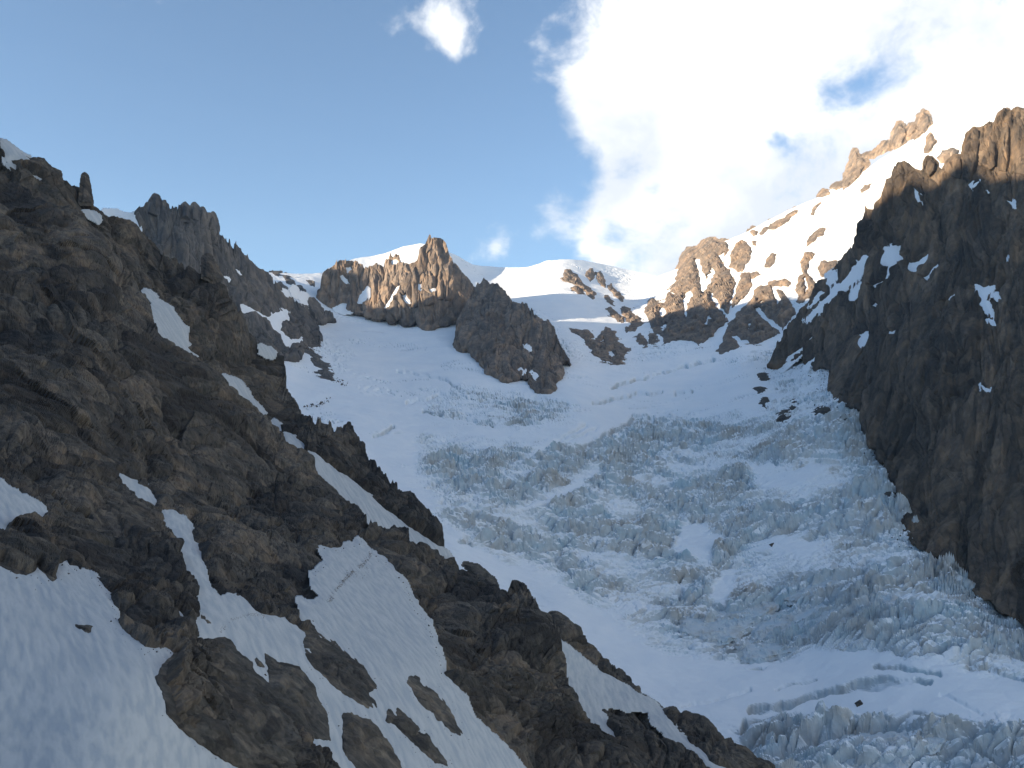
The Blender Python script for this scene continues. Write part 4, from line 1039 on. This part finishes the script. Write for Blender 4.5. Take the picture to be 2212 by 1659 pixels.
GULLIES = {0: [K3(p) for p in ([(1188, 462), (1215, 465), (1240, 555), (1256, 598), (1280, 560), (1298, 520), (1314, 545), (1302, 590), (1267, 642), (1247, 688), (1226, 672), (1220, 610), (1203, 540)],
                           [(1108, 730), (1130, 698), (1162, 678), (1168, 700), (1142, 760), (1137, 832), (1122, 855), (1112, 790)], [(1340, 445), (1382, 425), (1378, 455), (1366, 505)], [(1033, 682), (1067, 688), (1050, 704)],
                           [(1238, 890), (1284, 838), (1294, 848), (1256, 894)], [(1286, 690), (1296, 688), (1335, 750), (1402, 838), (1390, 850), (1320, 772)], [(958, 790), (1002, 798), (986, 852), (953, 832)], [(965, 900), (1005, 880), (1000, 915), (975, 930)])],
           4: [K3(p) for p in ([(1570, 783), (1600, 788), (1662, 840), (1702, 878), (1760, 922), (1748, 950), (1690, 905), (1638, 862), (1588, 822)], [(1528, 888), (1547, 898), (1536, 932)], [(1678, 648), (1702, 658), (1745, 740), (1728, 764), (1700, 702)], [(1600, 740), (1620, 735), (1612, 760)])],
           24: [K3(p) for p in ([(630, 1080), (650, 1065), (655, 1085), (638, 1095)], [(520, 985), (540, 975), (545, 1000)], [(570, 1000), (590, 985), (590, 1010)])],
           6: [K3([(1890, 600), (1905, 590), (1925, 660), (1900, 690)])]}
for i, (p, l, h, nm) in enumerate(far):
    rock(nm, p, D_ICE, l, G3, h, 5, 18, 7, V5, 900 + 10 * i, M_PEAK, 'crag', .75, 3, 2.0, holes=GULLIES.get(i, ()))
for i, (p, l, h) in enumerate(k4far):
    rock('rock_tower' if h > 5 else 'ridge_rock', p, D_ICE, l, G4, h, 4, 26, 5, V3, 1200 + 10 * i, M_PEAK, 'rock tower' if h > 5 else 'rock', .7, 3, 1.2, lift_px=2)
for i, (p, l, h) in enumerate(col):
    rock('col_rock', p, D_ICE, l, G5, h, 4, 30, 6, V3, 1320 + 10 * i, M_PIN, 'rock', .7, 3, 1.5)
rock('rock_rib', K12([(1040, 885), (1110, 880), (1180, 930), (1225, 940), (1290, 1000), (1340, 1060), (1362, 1120), (1400, 1190), (1412, 1222), (1385, 1228), (1330, 1190), (1270, 1130), (1235, 1070), (1200, 1000), (1130, 940), (1080, 950)]), D_ICE, 'narrow rock rib running down into the upper left glacier', None, 6, 5, 25, 5, V3, 1400, M_PIN, 'rock rib', .7, 3)
rock('rock_step', K12([(685, 655), (740, 650), (840, 700), (880, 780), (940, 830), (955, 880), (1002, 945), (940, 968), (840, 950), (770, 920), (700, 800)]), D_P, 'bluish rock step between the near rib and the snow fan', None, 9, 8, 25, 5, V3, 1410, M_PIN, 'rock step', .8, 3, lift_px=3)
dark = [(K9([(620, 790), (645, 765), (670, 755), (680, 785), (655, 815), (610, 820)]), 'dark lump standing in for a shaded hollow on the right edge of the glacier'), (K9([(850, 785), (885, 755), (915, 745), (938, 758), (900, 785), (865, 798)]), 'dark lump standing in for the shade under the snow ledge at the mountain foot'), (K9([(495, 540), (530, 522), (548, 542), (520, 556)]), 'upper small dark rock on the smooth upper glacier'),  # first two are dark lumps standing in for shaded hollows
        (K9([(508, 712), (530, 690), (547, 712), (528, 732)]), 'round dark rock on the smooth upper glacier'), (K9([(475, 620), (500, 608), (528, 622), (500, 632)]), 'flat grey rock between two dark ones on the upper glacier'), (K9([(690, 720), (715, 685), (738, 690), (710, 735)]), 'small dark rock right of the round one on the glacier'),
        (K9([(1035, 860), (1060, 830), (1075, 850), (1050, 870)]), 'small dark rock among the ice pinnacles'), (K9([(1290, 1260), (1340, 1245), (1400, 1290), (1390, 1340), (1330, 1310)]), 'dark ledge under the white boulder of ice at the glacier edge'), (K8([(1118, 1240), (1150, 1218), (1160, 1240), (1130, 1258)]), 'lone small dark stone on the lower glacier snow'),
        (K8([(560, 210), (600, 200), (580, 225)]), 'tiny stone on the smooth snow island in the icefall')]
for i, (p, l) in enumerate(dark):
    rock('glacier_rock', p, D_ICE, l, 'dark rocks on the glacier', 2.5, 2.5, 9, 1.5, V3, 1500 + i, M_NEAR, 'rock', .6, 3, .8, lift_px=1.2)

# ------------------------------------------------------------------ ice cliffs and crevasse walls of the lower glacier
G6 = 'ice cliffs of the lower glacier'
cliffs = [([(0, 700), (100, 680), (200, 690), (300, 650), (350, 610), (450, 580), (560, 580), (610, 610), (560, 650), (450, 720), (380, 780), (330, 830), (240, 840), (130, 820), (0, 790)], 'grey ice cliff at the left end of the lower icefall'),
          ([(460, 790), (480, 740), (560, 700), (650, 660), (760, 640), (900, 620), (1030, 640), (1060, 700), (1180, 760), (1100, 790), (980, 780), (860, 800), (780, 830), (600, 830), (480, 830)], 'longest grey ice cliff with dark clefts in the lower icefall'),
          ([(370, 890), (420, 850), (500, 850), (600, 860), (700, 860), (790, 890), (720, 910), (600, 930), (500, 960), (400, 960)], 'low dark ice cliff below the longest one'),
          ([(900, 870), (1000, 850), (1060, 830), (1130, 830), (1200, 880), (1150, 910), (1060, 910), (1000, 890)], 'small ice cliff to the right of the low dark one'),
          ([(1050, 1470), (1230, 1460), (1330, 1450), (1480, 1450), (1620, 1460), (1680, 1490), (1640, 1540), (1500, 1560), (1480, 1620), (1350, 1720), (1060, 1720), (980, 1720), (970, 1560), (1040, 1530)], 'large blue-grey ice wall at the bottom edge'),
          ([(650, 480), (760, 400), (880, 380), (960, 340), (1010, 400), (1010, 480), (900, 500), (820, 570), (700, 580), (620, 560)], 'dirty brown ice mound above the longest ice cliff'),
          ([(1880, 1659), (1900, 1640), (1960, 1608), (1985, 1700), (1890, 1750)], 'dark ice block cut by the bottom edge at lower right'),
          ([(1250, 530), (1320, 515), (1380, 530), (1400, 600), (1340, 610), (1290, 580)], 'snow-capped ice block at the end of the brown mound')]
for i, (p, l) in enumerate(cliffs):
    o = patch('ice_cliff', K8(p), D_ICE, M_ICE, .8, 'rock', 3, 3.0, 5, 1.6, basis((0, 0, 1), 3), 1600 + 10 * i, lift_px=1.5, octs=4, ragged=2.5)
    tag(o, l, 'ice cliff', G6)

# ------------------------------------------------------------------ grit and chips of stone on the snow
def chips(name, D, uv, size, mat, label, seed, up=1.0):
    """small loose stones, far too many to count, as one mesh"""
    rg = np.random.RandomState(seed)
    uv = np.array(uv)
    d = D(uv)
    P = lift(uv, d)
    e = 1.5
    gu = lift(uv + (e, 0), D(uv + np.array((e, 0)))) - P
    gv = lift(uv + (0, e), D(uv + np.array((0, e)))) - P
    n = np.cross(gu, gv)
    n /= np.linalg.norm(n, axis=1)[:, None]
    n *= -np.sign((n * P).sum(1))[:, None]
    px = (d / F)[:, None]
    P = P + n * px * up
    oc = np.array([(1, 0, 0), (-1, 0, 0), (0, 1, 0), (0, -1, 0), (0, 0, 1), (0, 0, -1)], float)
    tri = np.array([(0, 2, 4), (2, 1, 4), (1, 3, 4), (3, 0, 4), (2, 0, 5), (1, 2, 5), (3, 1, 5), (0, 3, 5)])
    m = len(uv)
    sc = (size * np.exp(rg.normal(0, .45, m)))[:, None, None] * px[:, :, None]
    V = P[:, None, :] + oc[None] * sc * rg.uniform(.5, 1.15, (m, 6, 1)) + rg.normal(0, .18, (m, 6, 3)) * sc
    T = (tri[None] + 6 * np.arange(m)[:, None, None]).reshape(-1, 3)
    o = make_mesh(name, V.reshape(-1, 3), T, mat, False, {'tone': np.repeat(rg.uniform(-1, 1, m), 6)})
    return tag(o, label, kind='stuff')


def along(line, n, spread, seed):
    rg = np.random.RandomState(seed)
    line = np.asarray(line, float)
    p = resample(line, n)
    t = np.gradient(p, axis=0)
    t /= np.linalg.norm(t, axis=1)[:, None] + 1e-9
    nr = np.stack((-t[:, 1], t[:, 0]), 1)
    return p + nr * rg.normal(0, 1, n)[:, None] * spread + rg.normal(0, .8, (n, 2))


def inside(uv, poly, mn):
    return uv[sdist(uv, poly) > mn]


chips('debris_trail', D_A2, np.concatenate((along(K7([(742, 268), (735, 300), (690, 345), (620, 400), (560, 460), (500, 530), (470, 590)]), 1100, .75, 1), along(K7([(700, 340), (640, 400), (590, 440)]), 200, 4, 2))), .20, M_GRIT, 'thin brown line of stone chips crossing the top of the big snow slope', 11)
chips('debris_trail', D_A2, along(K6([(1420, 785), (1455, 745), (1500, 705), (1560, 680), (1640, 668), (1720, 678)]), 420, .6, 3), .17, M_GRIT, 'faint curved line of grit where the couloir meets the snow slope', 12)
rg = np.random.RandomState(5)
grit = []
for poly, _, _, _ in near_rocks:      # fallen bits below every rock island
    q = along(np.concatenate((poly, poly[:1])), 46, 2.2, len(grit)) + rg.exponential(3.0, (46, 1)) * np.array((.5, .85))
    grit.append(q)
grit.append(along(n1[4:32], 120, 3.0, 8) + np.array((-1.5, 2.5)))
grit.append(along(n3[26:50], 120, 2.5, 9) + np.array((-2.0, 1.5)))
grit = np.concatenate(grit)
grit = np.concatenate((inside(grit, n1, 1.0), inside(grit, n3, 1.0)))
grit = grit[np.array([max(sdist(g[None], p)[0] for p, _, _, _ in near_rocks) < 0 for g in grit])]
chips('rock_grit', D_A2, grit, .48, M_BOULDER, 'loose stone chips strewn on the near snow below the rocks', 13)
rb = np.array(rm_base[:58]) * SS
chips('moraine_debris', D_ICE, np.concatenate((along(rb, 420, 3.0, 21) + np.array((-3.0, 1.0)), along(rb[:20], 130, 7.0, 22) + np.array((-8.0, 2.0)))), .45, M_NEAR, 'rockfall debris along the foot of the dark mountain', 14, 2.0)
fan = along(K12([(1385, 1215), (1440, 1225), (1480, 1255), (1530, 1255)]), 26, 1.5, 23)
chips('fan_debris', D_ICE, np.concatenate((fan, along(K12([(1160, 1460), (1220, 1450), (1300, 1425), (1380, 1380)]), 40, 1.2, 24))), .7, M_PIN, 'scattered stones on the snow fan under the narrow rock rib', 15, 2.0)

# ------------------------------------------------------------------ the rest of the valley: unseen massif shaped to shade it, and valley ground
def massif(name, line, width, slope, label, seed):
    """a long mountain beside the valley, its crest a row of places in metres"""
    line = np.array(line, float)
    n = 160
    d = np.r_[0, np.cumsum(np.linalg.norm(np.diff(line[:, :2], axis=0), axis=1))]
    t = np.linspace(0, d[-1], n)
    C = np.stack([np.interp(t, d, line[:, k]) for k in range(3)], 1)
    tan = np.gradient(C[:, :2], axis=0)
    nrm = np.stack((-tan[:, 1], tan[:, 0]), 1)
    nrm /= np.linalg.norm(nrm, axis=1)[:, None]
    q = np.linspace(-1, 1, 81)
    V = np.zeros((81, n, 3))
    V[..., :2] = C[None, :, :2] + nrm[None] * (q * width)[:, None, None]
    V[..., 2] = C[None, :, 2] - (np.abs(q) * width * slope)[:, None]
    V += (rock_noise(V.reshape(-1, 3), 160, 26, np.eye(3), seed, 3)[0].reshape(V.shape[:-1]))[..., None] * np.array((.3, .3, 1))
    o = make_mesh(name, V.reshape(-1, 3), grid_faces(81, n), M_RIGHT, False)
    tag(o, label, kind='structure')


massif('shading_massif', [(-1500, -1900, 660), (-1500, -900, 720), (-1500, 0, 735), (-1500, 400, 752), (-1500, 600, 762), (-1500, 1000, 760), (-1500, 1420, 770), (-1500, 1600, 720), (-1500, 1740, 610), (-1500, 1830, 625), (-1500, 1900, 690), (-1540, 1990, 705), (-1650, 2400, 560), (-1900, 3000, 480)], 1050, .95, 'long unseen rock massif added beside the valley to keep it in shade', 2001)  # unseen mountain, crest heights shaped to place the shadow line
g = make_mesh('valley_ground', np.array([(-5000, -5000, -420), (5000, -5000, -420), (5000, 5000, -420), (-5000, 5000, -420)], float), np.array([[0, 1, 2, 3]]), M_SNOWFAR, False)
tag(g, 'valley ground under the glacier', kind='structure')

# ------------------------------------------------------------------ the air of the valley
hz = bpy.data.materials.new('air')
hz.use_nodes = True
hn = hz.node_tree
hn.nodes.clear()
ho = hn.nodes.new('ShaderNodeOutputMaterial')
hv = hn.nodes.new('ShaderNodeVolumePrincipled')
hv.inputs['Color'].default_value = (.60, .82, 1.0, 1)
hv.inputs['Density'].default_value = 4.2e-5
hv.inputs['Anisotropy'].default_value = .2
hn.links.new(hv.outputs[0], ho.inputs['Volume'])
bxv = np.array([(x, y, z) for z in (-421.5, 1300) for y in (-5010, 5010) for x in (-5010, 5010)], float)
hb = make_mesh('haze', bxv, np.array([[0, 2, 3, 1], [4, 5, 7, 6], [0, 1, 5, 4], [2, 6, 7, 3], [0, 4, 6, 2], [1, 3, 7, 5]]), hz, False)
hb['kind'] = 'stuff'
hb['label'] = 'thin blue haze filling the valley'
